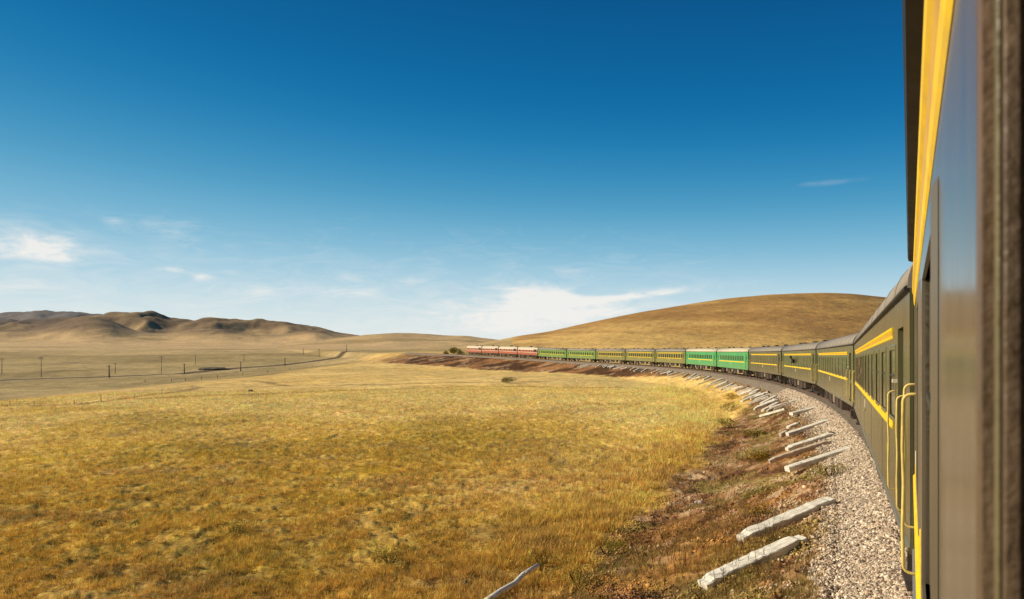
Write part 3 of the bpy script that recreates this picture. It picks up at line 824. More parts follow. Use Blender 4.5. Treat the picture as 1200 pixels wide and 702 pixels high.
for i, (k, lab) in enumerate(seq):
    o = protos[k] if k not in used else copy_tree(protos[k]); used.add(k)
    place(o, 24.5 * i, 24.5); tag(o, lab, 'train coach', TRAIN); coaches.append(o)
# a reddish cloth hanging out of one window of the first coach ahead
m = MB(); W_ = 2.865
for q in range(7):
    z1 = 3.02 - q * .085; z0 = z1 - .085; f0 = .03 + .05 * math.sin(q * 1.1) * (q / 6); f1 = .03 + .05 * math.sin((q + 1) * 1.1) * ((q + 1) / 6)
    m.quad((W_ - .12, Y0 + f1, z0), (W_ - .12 + .01, Y0 + f0, z1), (W_ + .12, Y0 + f0 + .02, z1), (W_ + .10, Y0 + f1 + .03, z0))
cu = m.build('curtain', M['curtain'], coaches[0]); cu['label'] = 'reddish brown curtain blown out of a window'

# ---------------------------------------------------------------- locomotives
def make_loco():
    root = empty('diesel_locomotive'); hb = 8.3
    m = MB(); y = 1.48
    # cab front slopes (front is +x)
    for (za, zb, xa, xb) in ((1.35, 2.6, hb + .15, hb + .35), (2.6, 3.75, hb + .35, hb - .25)):
        for sy in (-1, 1):
            q = [(-hb, sy * y, za), (xa, sy * y, za), (xb, sy * y, zb), (-hb, sy * y, zb)]
            m.add(q, [(0, 1, 2, 3) if sy < 0 else (3, 2, 1, 0)])
        m.add([(xa, -y, za), (xa, y, za), (xb, y, zb), (xb, -y, zb)], [(0, 1, 2, 3)])
    m.quad((-hb, y, 1.35), (-hb, -y, 1.35), (-hb, -y, 3.75), (-hb, y, 3.75)); m.quad((-hb, y, 1.35), (hb + .15, y, 1.35), (hb + .15, -y, 1.35), (-hb, -y, 1.35))
    m.build('body', M['red'], root)
    m = MB(); m.box(-hb + .02, hb + .1, y + .001, y + .012, 3.22, 3.74); m.build('upper_band', M['cream_wall'], root)
    m = MB(); m.box(-hb + .02, hb + .2, y + .001, y + .014, 2.28, 2.42); m.build('side_stripe', M['cream_wall'], root)
    prof = []
    for q in range(17):
        t = PI * q / 16; cy = math.cos(t); prof.append((1.52 * math.copysign(abs(cy) ** .7, cy), 3.74 + .62 * math.sin(t) ** .9))
    m = MB(); m.prism(prof, -hb - .02, hb - .2); rf = m.build('roof', M['roof_cream'], root)
    m = MB(); m.box(-.9, .3, -.3, .3, 4.3, 4.72); m.box(-5.6, -4.4, -.45, .45, 4.3, 4.55); m.build('exhaust_stack', M['grille_or_gap'], rf)
    m = MB(); m.box(-7.7, -5.2, y + .013, y + .03, 2.5, 3.55)
    for q in range(8): m.box(-7.7, -5.2, y + .03, y + .045, 2.55 + q * .125, 2.60 + q * .125)
    m.build('radiator_grille', M['grille_or_gap'], root)
    for x0, x1 in ((6.3, 7.1), (3.0, 3.6), (.6, 1.2), (-1.9, -1.3), (-3.9, -3.3)):
        m = MB(); m.box(x0 - .05, x1 + .05, y + .015, y + .022, 2.70, 3.30); w = m.build('window', M['gasket'], root)
        m = MB(); m.quad((x0, y + .024, 2.75), (x0, y + .024, 3.25), (x1, y + .024, 3.25), (x1, y + .024, 2.75)); m.build('pane', M['glass_dark'], w)
    m = MB(); m.add([(hb + .30, -1.2, 2.85), (hb + .30, 1.2, 2.85), (hb + .02, 1.2, 3.45), (hb + .02, -1.2, 3.45)], [(0, 1, 2, 3)]); m.build('windscreen', M['glass_dark'], root)
    m = MB(); m.box(5.1, 5.75, y + .013, y + .03, 1.45, 3.2); m.build('door', M['red'], root)
    m = MB(); m.box(-hb, hb, -1.3, 1.3, 1.05, 1.34); m.build('underframe', M['under'], root)
    m = MB(); m.box(-1.7, 1.7, -1.2, 1.3, .35, 1.05); m.build('fuel_tank', M['under'], root, bevel=.05)
    for cx in (-4.9, 4.9):
        m = MB(); m.box(cx - 2.5, cx + 2.5, .95, 1.2, .45, .85)
        for ax in (-1.85, 0, 1.85): m.box(cx + ax - .22, cx + ax + .22, 1.0, 1.3, .33, .75)
        bg = m.build('bogie', M['under'], root)
        for ax in (-1.85, 0, 1.85):
            w = MB()
            for sy in (-1, 1): w.cyl((cx + ax, sy * .78, .52), (0, 1, 0), .52, .14, 20)
            w.cyl((cx + ax, 0, .52), (0, 1, 0), .09, 1.5, 8); w.build('wheelset', M['wheel'], bg)
    for sx in (-1, 1):
        m = MB(); m.box(min(sx * hb, sx * 8.74), max(sx * hb, sx * 8.74), -.13, .13, .8, 1.05); m.build('coupler', M['wheel'], root)
    return root
loco = make_loco(); index_kids()
LL = ['red and cream locomotive section coupled directly to the first faded green coach',
      'red and cream locomotive section, second from the green coaches',
      'red and cream locomotive section just behind the leading one',
      'leading red and cream locomotive section at the far head of the train']
for i in range(4):
    o = loco if i == 0 else copy_tree(loco)
    s0 = 269.5 + 17.5 * i; place(o, s0, 17.5)
    if i % 2 == 0:                                          # cabs face outwards in each pair
        pass
    tag(o, LL[i], 'locomotive', 'red locomotive sections at the head of the train')
    if i in (0, 2): o['flip'] = 1
for o in [q for q in bpy.data.objects if q.get('flip')]:
    del o['flip']

# ---------------------------------------------------------------- passenger leaning out of the third coach ahead
def build_person():
    pts = [(0, -.05, 0), (0, .16, .16), (0, .30, .34), (0, .37, .44), (0, .43, .54), (0, .46, .64),   # waist..neck, head
           (-.17, .26, .30), (-.20, .30, .10), (-.10, .40, .03), (.17, .26, .30), (.20, .30, .10), (.10, .40, .03)]
    ed = [(0, 1), (1, 2), (2, 3), (3, 4), (4, 5), (2, 6), (6, 7), (7, 8), (2, 9), (9, 10), (10, 11)]
    rad = [.15, .17, .15, .06, .095, .09, .075, .05, .035, .075, .05, .035]
    me = bpy.data.meshes.new('person'); me.from_pydata(pts, ed, []); o = bpy.data.objects.new('person', me); COL.objects.link(o)
    md = o.modifiers.new('skin', 'SKIN'); sv = me.skin_vertices[0].data
    for i, r_ in enumerate(rad): sv[i].radius = (r_, r_)
    sv[0].use_root = True
    sb = o.modifiers.new('sub', 'SUBSURF'); sb.levels = 2; sb.render_levels = 2
    dg = bpy.context.evaluated_depsgraph_get(); me2 = bpy.data.meshes.new_from_object(o.evaluated_get(dg)); o.modifiers.clear(); o.data = me2
    me2.materials.clear(); me2.materials.append(mat_simple('dark jacket cloth', (.02, .018, .016), .9))
    hm = MB()
    for a in range(0, 7):
        for b_ in range(0, 12):
            pass
    vs = []; fs = []
    for i in range(7):
        for j in range(12):
            th = i / 6 * 1.7; ph = 2 * PI * j / 12
            vs.append((.105 * math.sin(th) * math.cos(ph), .435 + .11 * math.sin(th) * math.sin(ph), .60 + .12 * math.cos(th)))
    for i in range(6):
        for j in range(12): fs.append((i * 12 + j, (i + 1) * 12 + j, (i + 1) * 12 + (j + 1) % 12, i * 12 + (j + 1) % 12))
    hm.add(vs, fs); hm.build('hair', mat_simple('black hair', (.01, .008, .006), .7), o, True)
    return o
per = build_person()
cm = coaches[2]
lx, ly, lz = 1.015, Y0 - .12, 2.45
ca, sa = math.cos(cm.rotation_euler[2]), math.sin(cm.rotation_euler[2])
per.location = (cm.location[0] + lx * ca - ly * sa, cm.location[1] + lx * sa + ly * ca, cm.location[2] + lz)
per.rotation_euler = (0, 0, cm.rotation_euler[2])
tag(per, 'person in dark clothes leaning out of an olive coach window', 'person')

# ---------------------------------------------------------------- discarded sleepers
WOODW = mat_simple('sun bleached timber', (.90, .83, .68), .85, var=.14, scale=5, dirt=(.24, .17, .10), dirt_amt=.7, bump=.7, bscale=26, stretch=(1, 6, 6))
WOODD = mat_simple('dark timber and end shade', (.035, .024, .016), .9, var=.3)  # on sleeper ends this is shade put into the colour
WOODG = mat_simple('weathered grey timber', (.60, .48, .34), .9, var=.3, scale=5, dirt=(.12, .07, .04), dirt_amt=.7, bump=.8, bscale=24, stretch=(1, 6, 6))
def sleeper(a, c, w=.25, h=.16, worn=0, seed=0, mat=None, label=None, group=None, dark=True, lift=.07):
    """a: outer lower end, c: inner upper end (x, y); it lies on the ground"""
    rs = np.random.default_rng(seed)
    a = np.array(a, float); c = np.array(c, float); Ln = float(np.linalg.norm(c - a)); n = 22
    u = (c - a) / Ln; ang = math.atan2(u[1], u[0])
    mid = (a + c) / 2
    zs = ground_z(np.array([a[0], mid[0], c[0]]), np.array([a[1], mid[1], c[1]]), False)[0] + lift
    slope = (zs[2] - zs[0]) / Ln; zm = max((zs[0] + zs[2]) / 2, zs[1])
    vs = []; fs = []
    for i in range(n + 1):
        t = i / n; xx = (t - .5) * Ln
        wv = w * (1 + worn * (rs.normal(0, .03) + .03 * math.sin(t * 7 + seed) - (.16 * rs.uniform() if rs.uniform() > .8 else 0))); hv = h * (1 + worn * rs.normal(0, .025))
        if worn and (t < .06 or t > .95): wv *= .75 + .2 * rs.uniform(); hv *= .8
        yo = worn * .018 * math.sin(t * 4 + seed * 2); b_ = .018
        ring = [(-wv / 2, b_), (-wv / 2, hv - b_), (-wv / 2 + b_, hv), (wv / 2 - b_, hv), (wv / 2, hv - b_), (wv / 2, b_), (wv / 2 - b_, 0), (-wv / 2 + b_, 0)]
        for y_, z_ in ring: vs.append((xx + rs.normal(0, .004), y_ + yo + rs.normal(0, .004), z_ + rs.normal(0, .004) + .0))
    for i in range(n):
        for j in range(8): fs.append((i * 8 + j, i * 8 + (j + 1) % 8, (i + 1) * 8 + (j + 1) % 8, (i + 1) * 8 + j))
    fs += [tuple(range(8))[::-1], tuple(range(n * 8, n * 8 + 8))]
    fs = [f[::-1] for f in fs]
    m = MB(); m.add(vs, fs)
    o = m.build('timber_sleeper', mat or WOODW)
    o.location = (mid[0], mid[1], zm - .05); o.rotation_euler = (rs.normal(0, .03), -math.atan(slope), ang)
    if dark:
        e = MB(); x1 = Ln / 2 + .002
        e.box(x1 - .03, x1 + .012, -w / 2 - .006, w / 2 + .006, -.006, h + .006); e.build('shaded_end', WOODD, o, bevel=.01)  # end turned from the sun, its shade given as dark colour
    if not worn:                                             # spike holes
        e = MB()
        for t in (-.33, -.28, .28, .33):
            e.cyl((t * Ln, .03 * (1 if t > 0 else -1), h + .001), (0, 0, 1), .022, .012, 8)
        e.build('spike_hole', WOODD, o)
    tag(o, label, 'railway sleeper', group); return o
SG = 'discarded timber sleepers lying down the bank'
SL = [((3.83, 14.15), (6.30, 15.02), .30, 1, 'worn pale sleeper with ragged edges, lowest in the picture, nearest the viewer', False, WOODW),
      ((5.56, 17.06), (8.35, 18.25), .30, 1, 'long pale sleeper with a chipped upper edge, second from the bottom of the bank row', False, WOODW),
      ((10.42, 26.55), (13.21, 27.29), .25, 0, 'straight clean pale sleeper with shaded end, lying apart in the middle of the bank', True, WOODW),
      ((11.37, 31.07), (14.22, 30.99), .20, 1, 'dull thin weathered sleeper half buried beneath a brighter one', False, WOODG),
      ((12.79, 32.58), (15.28, 33.24), .28, 1, 'rough pale sleeper with shaded end resting above a dull half buried one', True, WOODW),
      ((15.40, 39.20), (17.93, 39.60), .27, 0, 'pale tapering sleeper with shaded end beside a small dark chunk of timber', True, WOODW),
      ((19.30, 48.4), (21.90, 49.4), .30, 0, 'pale greenish white sleeper with shaded end above the tapering one', True, WOODW),
      ((21.9, 59.4), (24.6, 59.6), .24, 0, 'long thin bright sleeper lying farthest out from the track among the crowded ones', True, WOODW)]
for i, (a, c, w, wn, lab, dk, mt) in enumerate(SL):
    sleeper(a, c, w + .05, .20, wn, i + 3, mt, lab, SG, dk)
sleeper((15.55, 40.6), (16.1, 40.75), .25, .2, 1, 31, WOODG, 'short dark broken timber chunk beside the tapering pale sleeper', SG, True)
sleeper((16.9, 42.9), (17.7, 43.2), .28, .16, 1, 33, WOODW, 'short pale broken sleeper piece standing between two long pale sleepers', SG, True)
k = 0
s_ = 51.0
while s_ < 232:
    near = s_ < 105
    s_ += rng.uniform(.7, 3.6) if near else rng.uniform(1.5, 5.5)
    o1 = rng.uniform(2.6, 3.4) if near else rng.uniform(2.3, 3.2); o2 = o1 + rng.uniform(1.3, 2.4)
    sk = rng.normal(.2, .8)
    a = track_pt(s_ - sk, o2 + (.9 if rng.uniform() > .8 else 0)); c = track_pt(s_ + sk, o1)
    if s_ > 56 or True:
        lab = ('pale bleached sleeper in the crowded row beside the olive coaches' if near else 'small pale sleeper in the distant row beside the green coaches')
        sleeper(a[:2], c[:2], rng.uniform(.28, .36), rng.uniform(.18, .23), int(rng.uniform() > .4), 100 + k, WOODW if rng.uniform() > .2 else WOODG, lab,
                'crowded sleepers beside the olive coaches' if near else 'distant sleepers beside the green coaches', rng.uniform() > .35)
    k += 1

# a bleached log at the foot of the bank and a dark stone
def log():
    P = [(-.62, 17.05), (-.30, 17.62), (.08, 18.15), (.30, 18.75), (.72, 19.45)]
    g = ground_z(np.array([p[0] for p in P]), np.array([p[1] for p in P]), False)[0]
    pts = [(p[0], p[1], float(z) + .16 + .03 * i) for i, (p, z) in enumerate(zip(P, g))]
    r = empty('bleached_log', pts[0]); b0 = np.array(pts[0])
    m = MB(); m.tube([tuple(np.array(p) - b0) for p in pts], .085, 10, .065); m.build('trunk', WOODW, r, True)
    m = MB(); p1 = np.array(pts[3]) - b0; m.tube([tuple(p1), tuple(p1 + np.array((.18, .05, .10)))], .035, 7, .02); m.build('branch_stub', WOODG, r, True)
    tag(r, 'bleached crooked log lying in the grass at the bottom of the picture', 'log')
log()
def boulder(x, y, r_, col, label, name='boulder', flat=.6, seed=0, cat='rock'):
    rs = np.random.default_rng(seed); m = MB(); vs = []; fs = []
    for i in range(9):
        for j in range(14):
            th = PI * i / 8; ph = 2 * PI * j / 14; k_ = r_ * (1 + .22 * math.sin(3 * ph + seed) * math.sin(th) + rs.normal(0, .07))
            vs.append((k_ * math.sin(th) * math.cos(ph), k_ * math.sin(th) * math.sin(ph), k_ * flat * math.cos(th)))
    for i in range(8):
        for j in range(14): fs.append((i * 14 + j, (i + 1) * 14 + j, (i + 1) * 14 + (j + 1) % 14, i * 14 + (j + 1) % 14))
    m.add(vs, fs); o = m.build(name, mat_simple(label[:20] + ' stone', col, .9, var=.35, scale=4, bump=.6, bscale=12))
    o.location = (x, y, float(ground_z(np.array([x]), np.array([y]))[0][0]) + r_ * flat * .35); tag(o, label, cat); return o
boulder(-1.2, 18.7, .17, (.03, .022, .014), 'dark stone in the grass left of the bleached log', seed=2)
boulder(-44.2, 118.5, .42, (.06, .04, .022), 'dark boulder alone on the golden meadow at left', seed=4)
boulder(7.3, 27.3, .16, (.45, .36, .28), 'pale stone halfway down the bank', seed=5)
bm = boulder(-176, 412, 8.0, (.16, .115, .055), 'low dark earth mound on the valley floor', 'earth_mound', .13, 8, 'mound')

# ---------------------------------------------------------------- shrubs
def shrub(x, y, w, h, n, leaf, cols, label, seed, name='shrub', trunk=False, cat='bush'):
    rs = np.random.default_rng(seed)
    z0 = float(ground_z(np.array([x]), np.array([y]))[0][0])
    root = empty(name, (x, y, z0 - .05))
    lobes = [(rs.normal(0, w * .28), rs.normal(0, w * .28), h * rs.uniform(.35, .75), rs.uniform(.28, .5)) for _ in range(8)]
    V = []; C = []
    for i in range(n):
        lx_, ly_, lz_, lr = lobes[rs.integers(0, 8)]
        d = rs.normal(0, 1, 3); d /= np.linalg.norm(d); rr = rs.uniform(.35, 1) ** .5
        p = np.array((lx_ + d[0] * lr * w * rr, ly_ + d[1] * lr * w * rr, max(.03, lz_ + d[2] * lr * h * rr)))
        e1 = rs.normal(0, 1, 3); e1 /= np.linalg.norm(e1); e2 = np.cross(e1, rs.normal(0, 1, 3)); e2 /= np.linalg.norm(e2)
        V += [p, p + e1 * leaf, p + e2 * leaf * .7]; c = np.array(cols[rs.integers(0, len(cols))]) * rs.uniform(.6, 1.4); C += [c, c, c]
    V = np.array(V); o = np_mesh('crown' if trunk else 'foliage', V, np.arange(len(V)).reshape(-1, 3), GRASS); vcol(o, np.array(C)); o.parent = root
    m = MB()
    if trunk:
        m.tube([(0, 0, -.1), (.05, 0, h * .35), (0, .05, h * .7)], .12, 7, .04)
        for q in range(5): a = rs.uniform(0, 6.28); m.tube([(.03, 0, h * (.25 + q * .08)), (math.cos(a) * w * .35, math.sin(a) * w * .35, h * (.5 + q * .08))], .05, 5, .015)
    else:
        for q in range(7): a = rs.uniform(0, 6.28); m.tube([(0, 0, -.1), (math.cos(a) * w * .3, math.sin(a) * w * .3, h * .6)], .02, 5, .008)
    m.build('trunk' if trunk else 'stems', WOODD, root)
    tag(root, label, cat); return root
DG = [(.14, .11, .03), (.20, .15, .04), (.10, .09, .025)]; YG = [(.28, .22, .03), (.20, .18, .03), (.34, .24, .04)]; OR = [(.40, .22, .03), (.34, .22, .03), (.22, .18, .03)]
shrub(-.9, 143.2, 2.4, 1.2, 900, .16, DG, 'dark low bush alone on the golden meadow in front of the train', 51)
shrub(-29.5, 353, 3.4, 4.0, 900, .45, YG, 'yellow green tree standing just ahead of the leading locomotive', 52, 'small_tree', True, 'tree')
shrub(-27.0, 362, 3.0, 4.6, 700, .45, YG, 'smaller yellowish tree partly behind the leading locomotive', 53, 'small_tree', True, 'tree')
shrub(-34.0, 361, 2.4, 2.2, 500, .40, OR, 'orange yellow bush left of the yellow green tree at the train head', 54)
# autumn bushes at the foot of the bank
i = 0
for (x, y, w, h, cols, lab) in [(1.75, 18.4, .9, .55, YG, 'yellow green shrub at the foot of the bank near the log'),
        (.9, 20.4, .8, .45, OR, 'orange shrub behind the bleached log'),
        (2.9, 21.0, .9, .5, YG, 'green yellow shrub at the foot of the bank behind its orange neighbour'),
        (-3.6, 20.6, .8, .4, YG, 'yellow green clump in the meadow left of the log'),
        (-9.5, 24.0, 1.0, .42, YG, 'greenish clump in the left near meadow'),
        (7.0, 19.9, .55, .4, OR, 'rust orange shrub between the two lowest sleepers'),
        (10.3, 22.6, .8, .5, YG, 'olive shrub on the bank above the long chipped sleeper'),
        (12.6, 25.0, .7, .4, OR, 'rust coloured shrub just below the straight clean sleeper'),
        (12.0, 33.9, .8, .45, OR, 'orange shrub behind the rough pale sleeper'),
        (15.4, 44.5, 1.1, .6, YG, 'olive green bush on the bank beside the middle sleepers'),
        (17.2, 56.0, 1.6, .9, YG, 'dark green bush on the bank beyond the middle sleepers'),
        (22.4, 72.0, 1.7, 1.0, YG, 'yellow green bush halfway up the bank near the crowded sleepers'),
        (26.5, 84.0, 1.8, .9, OR, 'orange bush below the crowded sleepers')]:
    i += 1; shrub(x, y, w, h, 700, .045 if y < 30 else .09, cols, lab, 60 + i)
# tall dead stalks on the near bank
def stalks():
    V = []; C = []
    for q in range(230):
        a = rng.uniform(0, 1); x = 2.6 + 6.2 * a + rng.normal(0, .5); y = 12.0 + 6.0 * rng.uniform() + 2.2 * a
        g, so, s, of = ground_z(np.array([x]), np.array([y]))
        if of[0] < 3.6 or so[0] < .5: continue
        h = rng.uniform(.25, .8); ln = rng.normal(0, .22, 2) * h; b0 = np.array((x, y, float(g[0]) - .03)); top = b0 + np.array((ln[0], ln[1], h))
        col = np.array((.10, .055, .03)) * rng.uniform(.6, 1.8)
        segs = [(b0, top, .006)]
        for _ in range(rng.integers(3, 8)):
            t = rng.uniform(.3, .95); p = b0 + (top - b0) * t; segs.append((p, p + rng.normal(0, .09, 3) + np.array((0, 0, .11)), .0035))
        for p0, p1, w in segs:
            sx = np.array((w, 0, 0)); sy = np.array((0, w, 0))
            V += [p0 - sx, p0 + sx, p1, p0 - sy, p0 + sy, p1]; C += [col] * 6
    V = np.array(V); o = np_mesh('dead_stalks', V, np.arange(len(V)).reshape(-1, 3), GRASS); vcol(o, np.array(C))
    tag(o, 'thin dark dead weed stalks on the near bank', 'weeds', kind='stuff')
stalks()

# ---------------------------------------------------------------- telegraph poles and fences
POLE = mat_simple('grey pole timber', (.075, .055, .04), .9, var=.3)
PALE = mat_simple('pale post timber', (.42, .34, .24), .9, var=.2)
def pole(x, y, h, label, thick=.16, arms=1):
    z = float(ground_z(np.array([x]), np.array([y]))[0][0]); r = empty('telegraph_pole', (x, y, z - .3))
    m = MB(); m.tube([(0, 0, 0), (0, 0, h + .3)], thick, 8, thick * .7); m.build('mast', POLE, r, True)
    for q in range(arms):
        m = MB(); zz = h - .1 - q * .6; m.box(-1.0, 1.0, -.06, .06, zz, zz + .12); a = m.build('crossarm', POLE, r)
        for e in (-.9, -.45, .45, .9):
            i_ = MB(); i_.cyl((e, 0, zz + .2), (0, 0, 1), .045, .16, 8); i_.build('insulator', PALE, a)
    if thick > .2:
        m = MB(); m.tube([(.28, 0, 0), (.16, 0, 1.9)], .12, 6); m.build('stub_post', POLE, r)
    r.rotation_euler = (random.gauss(0, .015), random.gauss(0, .015), .9)
    tag(r, label, 'telegraph pole', 'telegraph poles across the valley')
for (x, y, h, th, ar, lab) in [(-261, 358, 7.9, .15, 2, 'thin pole at the far left edge of the valley'),
        (-221.8, 329.7, 9.6, .14, 2, 'tall thin pole, second from the left edge'),
        (-190.3, 330.6, 5.7, .30, 1, 'thick dark pole with propped base, left of a thin twin'),
        (-208.7, 368, 5.6, .17, 1, 'thin pole close behind the thick dark propped one'),
        (-183.5, 366.2, 9.4, .12, 2, 'tall faint pole in the middle of the left valley'),
        (-174.1, 371.7, 5.3, .27, 1, 'short dark pole right of the tall faint one'),
        (-209, 462, 6.4, .15, 1, 'distant thin pole left of the dark earth mound'),
        (-153.8, 396.6, 5.3, .25, 1, 'dark pole right of the dark earth mound'),
        (-201.9, 527.3, 5.0, .17, 1, 'small distant pole behind the mound'),
        (-149.1, 459.6, 5.3, .28, 1, 'dark pole standing on the dirt road beyond the mound'),
        (-200.8, 673.4, 5.4, .22, 1, 'tiny far pole in the plain beyond the road'),
        (-165.5, 600.4, 7.0, .20, 2, 'far pole beside the dirt road before its end'),
        (-142.4, 601.9, 6.0, .24, 1, 'last pole where the dirt road meets the golden rise')]:
    pole(x, y, h, lab, th, ar)
def fence(pts, hs, label, mat_list, thick, wires=True):
    g = ground_z(np.array([p[0] for p in pts]), np.array([p[1] for p in pts]))[0]
    r = empty('wire_fence', (pts[0][0], pts[0][1], float(g[0]))); b0 = np.array((pts[0][0], pts[0][1], float(g[0])))
    for i, (p, h, z) in enumerate(zip(pts, hs, g)):
        q = np.array((p[0], p[1], float(z))) - b0
        m = MB(); m.tube([tuple(q + (0, 0, -.2)), tuple(q + (random.gauss(0, .05), random.gauss(0, .05), h))], thick, 6, thick * .8); m.build('post', mat_list[i % len(mat_list)], r)
    if wires:
        for k_ in (.45, .85):
            m = MB(); m.tube([tuple(np.array((p[0], p[1], float(z))) - b0 + (0, 0, h * k_)) for p, h, z in zip(pts, hs, g)], .006, 4); m.build('wire', POLE, r)
    tag(r, label, 'fence')
fence([(-66, 82.5), (-62.3, 82), (-58.6, 81.7), (-56.2, 82.3), (-53.1, 84.8), (-52.6, 89.6), (-53.4, 99), (-55, 110), (-58.5, 128)],
      [.6, .5, .55, .6, .55, 1.0, .5, .6, .7], 'low wire fence with short pale posts along the left meadow edge', [PALE, POLE, PALE, PALE, PALE, POLE], .045)
fence([(-150, 286), (-142, 292), (-138.3, 296.2), (-134, 302), (-130, 309), (-124, 322), (-118, 338), (-113, 356), (-108, 378)],
      [1.3, 1.2, 1.5, 1.3, 1.6, 1.2, 1.4, 1.2, 1.4], 'row of dark fence posts on the far slope below the dirt road', [POLE], .11)

# ---------------------------------------------------------------- sky, sun, camera
SUN_AZ, SUN_EL = math.radians(-84), math.radians(27)
w = bpy.data.worlds.new('World'); sc.world = w; w.use_nodes = True
nt = w.node_tree; nt.nodes.clear(); b = NB(nt)
out = b.n('ShaderNodeOutputWorld'); bg = b.n('ShaderNodeBackground'); b.link(bg.outputs[0], out.inputs[0]); bg.inputs[1].default_value = .1
sky = b.n('ShaderNodeTexSky'); sky.sky_type = 'NISHITA'; sky.sun_disc = False; sky.sun_elevation = SUN_EL; sky.sun_rotation = SUN_AZ % (2 * PI)
sky.altitude = 1400; sky.air_density = 1.1; sky.dust_density = .4; sky.ozone_density = 2.5
d = b.n('ShaderNodeTexCoord').outputs['Generated']
sp = b.n('ShaderNodeSeparateXYZ'); b.link(d, sp.inputs[0]); X_, Y_, Z_ = sp.outputs
el = b.math('MULTIPLY', b.math('ARCSINE', Z_), 180 / PI)
azm = b.math('MULTIPLY', b.math('ARCTAN2', X_, Y_), 180 / PI)
# deeper blue away from the sun, paler towards it
sunside = b.mapr(azm, -60, 45, -.20, .24)
e2 = b.math('MULTIPLY', el, b.math('ADD', 1.0, sunside))
e2 = b.math('DIVIDE', e2, 45.0, clamp=True)
g = b.ramp(e2, [(0, lin(228, 234, 233)), (.05, lin(216, 230, 232)), (.11, lin(180, 213, 228)), (.18, lin(130, 188, 215)), (.27, lin(70, 155, 196)), (.38, lin(14, 122, 178)),
                (.50, lin(0, 101, 158)), (.64, lin(0, 84, 140)), (1, lin(0, 60, 110))])
g.node.color_ramp.interpolation = 'B_SPLINE'
g10 = b.mix(1.0, g, (10, 10, 10, 1), 'MULTIPLY')
base = b.mix(.96, sky.outputs[0], g10)
# thin cirrus: noise in (azimuth, elevation), kept to a few patches
cmb = b.n('ShaderNodeCombineXYZ'); b.link(b.math('MULTIPLY', azm, .10), cmb.inputs[0]); b.link(b.math('MULTIPLY', el, .42), cmb.inputs[1])
rot = b.n('ShaderNodeMapping'); rot.inputs['Rotation'].default_value = (0, 0, -.13); b.link(cmb.outputs[0], rot.inputs[0])
wsp = b.noise(rot.outputs[0], 2.1, 11, .66, 1.3)
cmb2 = b.n('ShaderNodeCombineXYZ'); b.link(b.math('MULTIPLY', azm, .25), cmb2.inputs[0]); b.link(b.math('MULTIPLY', el, .55), cmb2.inputs[1])
puf = b.noise(cmb2.outputs[0], 1.5, 9, .6, .5)
def blob(az, e, wa, we, amp, tilt=0.0):
    da = b.math('SUBTRACT', azm, az); de = b.math('SUBTRACT', b.math('SUBTRACT', el, e), b.math('MULTIPLY', da, tilt))
    q = b.math('ADD', b.math('POWER', b.math('ABSOLUTE', b.math('DIVIDE', da, wa)), 2.0), b.math('POWER', b.math('ABSOLUTE', b.math('DIVIDE', de, we)), 2.0))
    return b.math('MULTIPLY', b.math('EXPONENT', b.math('MULTIPLY', q, -1.0)), amp)
def total(lst):
    t = lst[0]
    for q in lst[1:]: t = b.math('ADD', t, q)
    return t
def px2(px, py):
    a = math.atan((px - 600) / F); return math.degrees(a), math.degrees(math.atan((405 - py) / F * math.cos(a)))
def bl(px, py, wx, wy, amp, tilt=0):
    a, e = px2(px, py); return blob(a, e, wx / F * 57.3, wy / F * 57.3, amp, tilt)
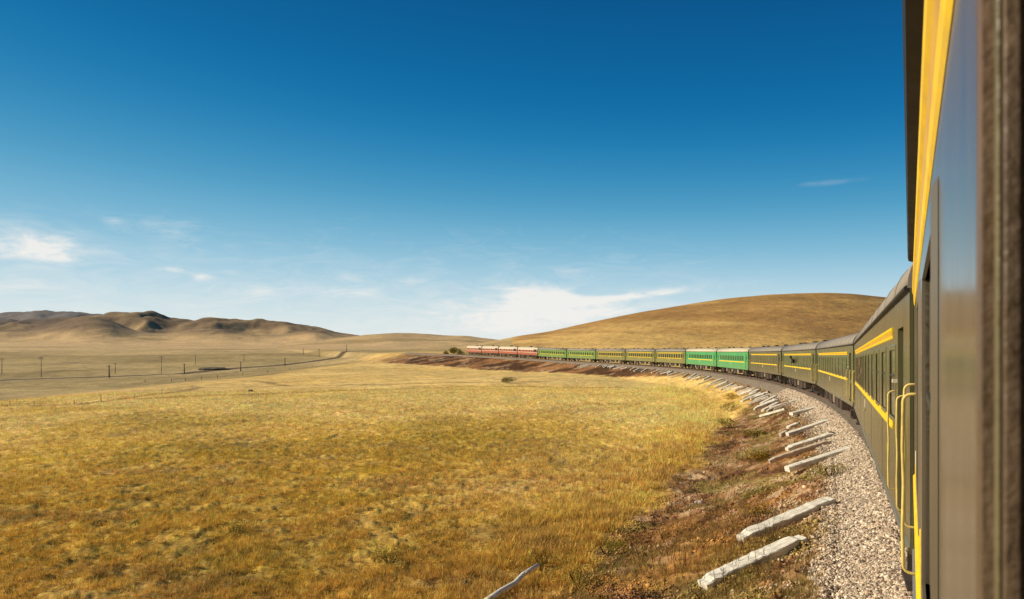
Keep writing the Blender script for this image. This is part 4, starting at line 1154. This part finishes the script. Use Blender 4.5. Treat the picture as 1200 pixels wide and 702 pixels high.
soft = total([bl(640, 362, 75, 15, 1.0), bl(610, 382, 70, 14, 1.0), bl(622, 345, 30, 10, 1.5), bl(648, 350, 30, 9, 1.0), bl(720, 349, 90, 5, .8, .10), bl(755, 345, 50, 4, .6, .12), bl(700, 368, 70, 7, .6, .1),
              bl(55, 294, 42, 13, .85), bl(15, 285, 40, 16, .55), bl(20, 333, 35, 7, .5), bl(300, 342, 24, 6, .8), bl(202, 317, 14, 4, .8), bl(236, 324, 11, 4, .7), bl(272, 318, 9, 3, .5), bl(132, 259, 9, 4, .35),
              bl(410, 325, 18, 7, .45), bl(395, 342, 46, 7, .5), bl(480, 331, 26, 4, .45), bl(200, 270, 30, 14, .25), bl(665, 316, 18, 3, .4), bl(962, 214, 20, 3, .16), bl(985, 213, 40, 4, .10), bl(550, 370, 80, 16, .35)])
pat = b.math('ADD', b.math('MULTIPLY', b.mapr(wsp, .36, .68), .6), b.math('MULTIPLY', b.mapr(puf, .34, .66), .65))
cl = b.math('MULTIPLY', soft, pat)
cl = b.math('ADD', cl, b.math('MULTIPLY', b.mapr(soft, .5, 1.4), .35))
veil = b.math('MULTIPLY', b.math('MULTIPLY', b.mapr(el, 12, 1, 0, .42), b.mapr(el, -1, 1.0)), b.mapr(wsp, .40, .70))
cl = b.math('ADD', cl, b.math('MULTIPLY', veil, b.mapr(azm, 25, 5, .25, 1.0)))
cl = b.mapr(cl, .04, 1.0, 0, .93)
col = b.mix(cl, base, (8.9, 8.75, 8.4, 1))
b.link(col, bg.inputs[0])

sl = bpy.data.lights.new('sun', 'SUN'); sl.energy = 5.2; sl.angle = math.radians(.5); sl.color = (1, .87, .66)
so = bpy.data.objects.new('sun', sl); COL.objects.link(so)
from mathutils import Vector
sd = Vector((math.sin(SUN_AZ) * math.cos(SUN_EL), math.cos(SUN_AZ) * math.cos(SUN_EL), math.sin(SUN_EL)))
so.rotation_euler = sd.to_track_quat('Z', 'Y').to_euler(); so.location = sd * 200

cam = bpy.data.cameras.new('camera'); co = bpy.data.objects.new('camera', cam); COL.objects.link(co)
cam.sensor_width = 36; cam.lens = 36 * F / 1200; cam.shift_y = 54 / 1200; cam.clip_start = .02; cam.clip_end = 40000
cam.dof.use_dof = True; cam.dof.focus_distance = 25; cam.dof.aperture_fstop = 9
co.location = (0, 0, 0); co.rotation_euler = (PI / 2, 0, 0); sc.camera = co
sc.view_settings.view_transform = 'Standard'; sc.view_settings.look = 'None'; sc.view_settings.exposure = 0; sc.view_settings.gamma = 1
sc.render.engine = 'CYCLES'; sc.cycles.max_bounces = 6
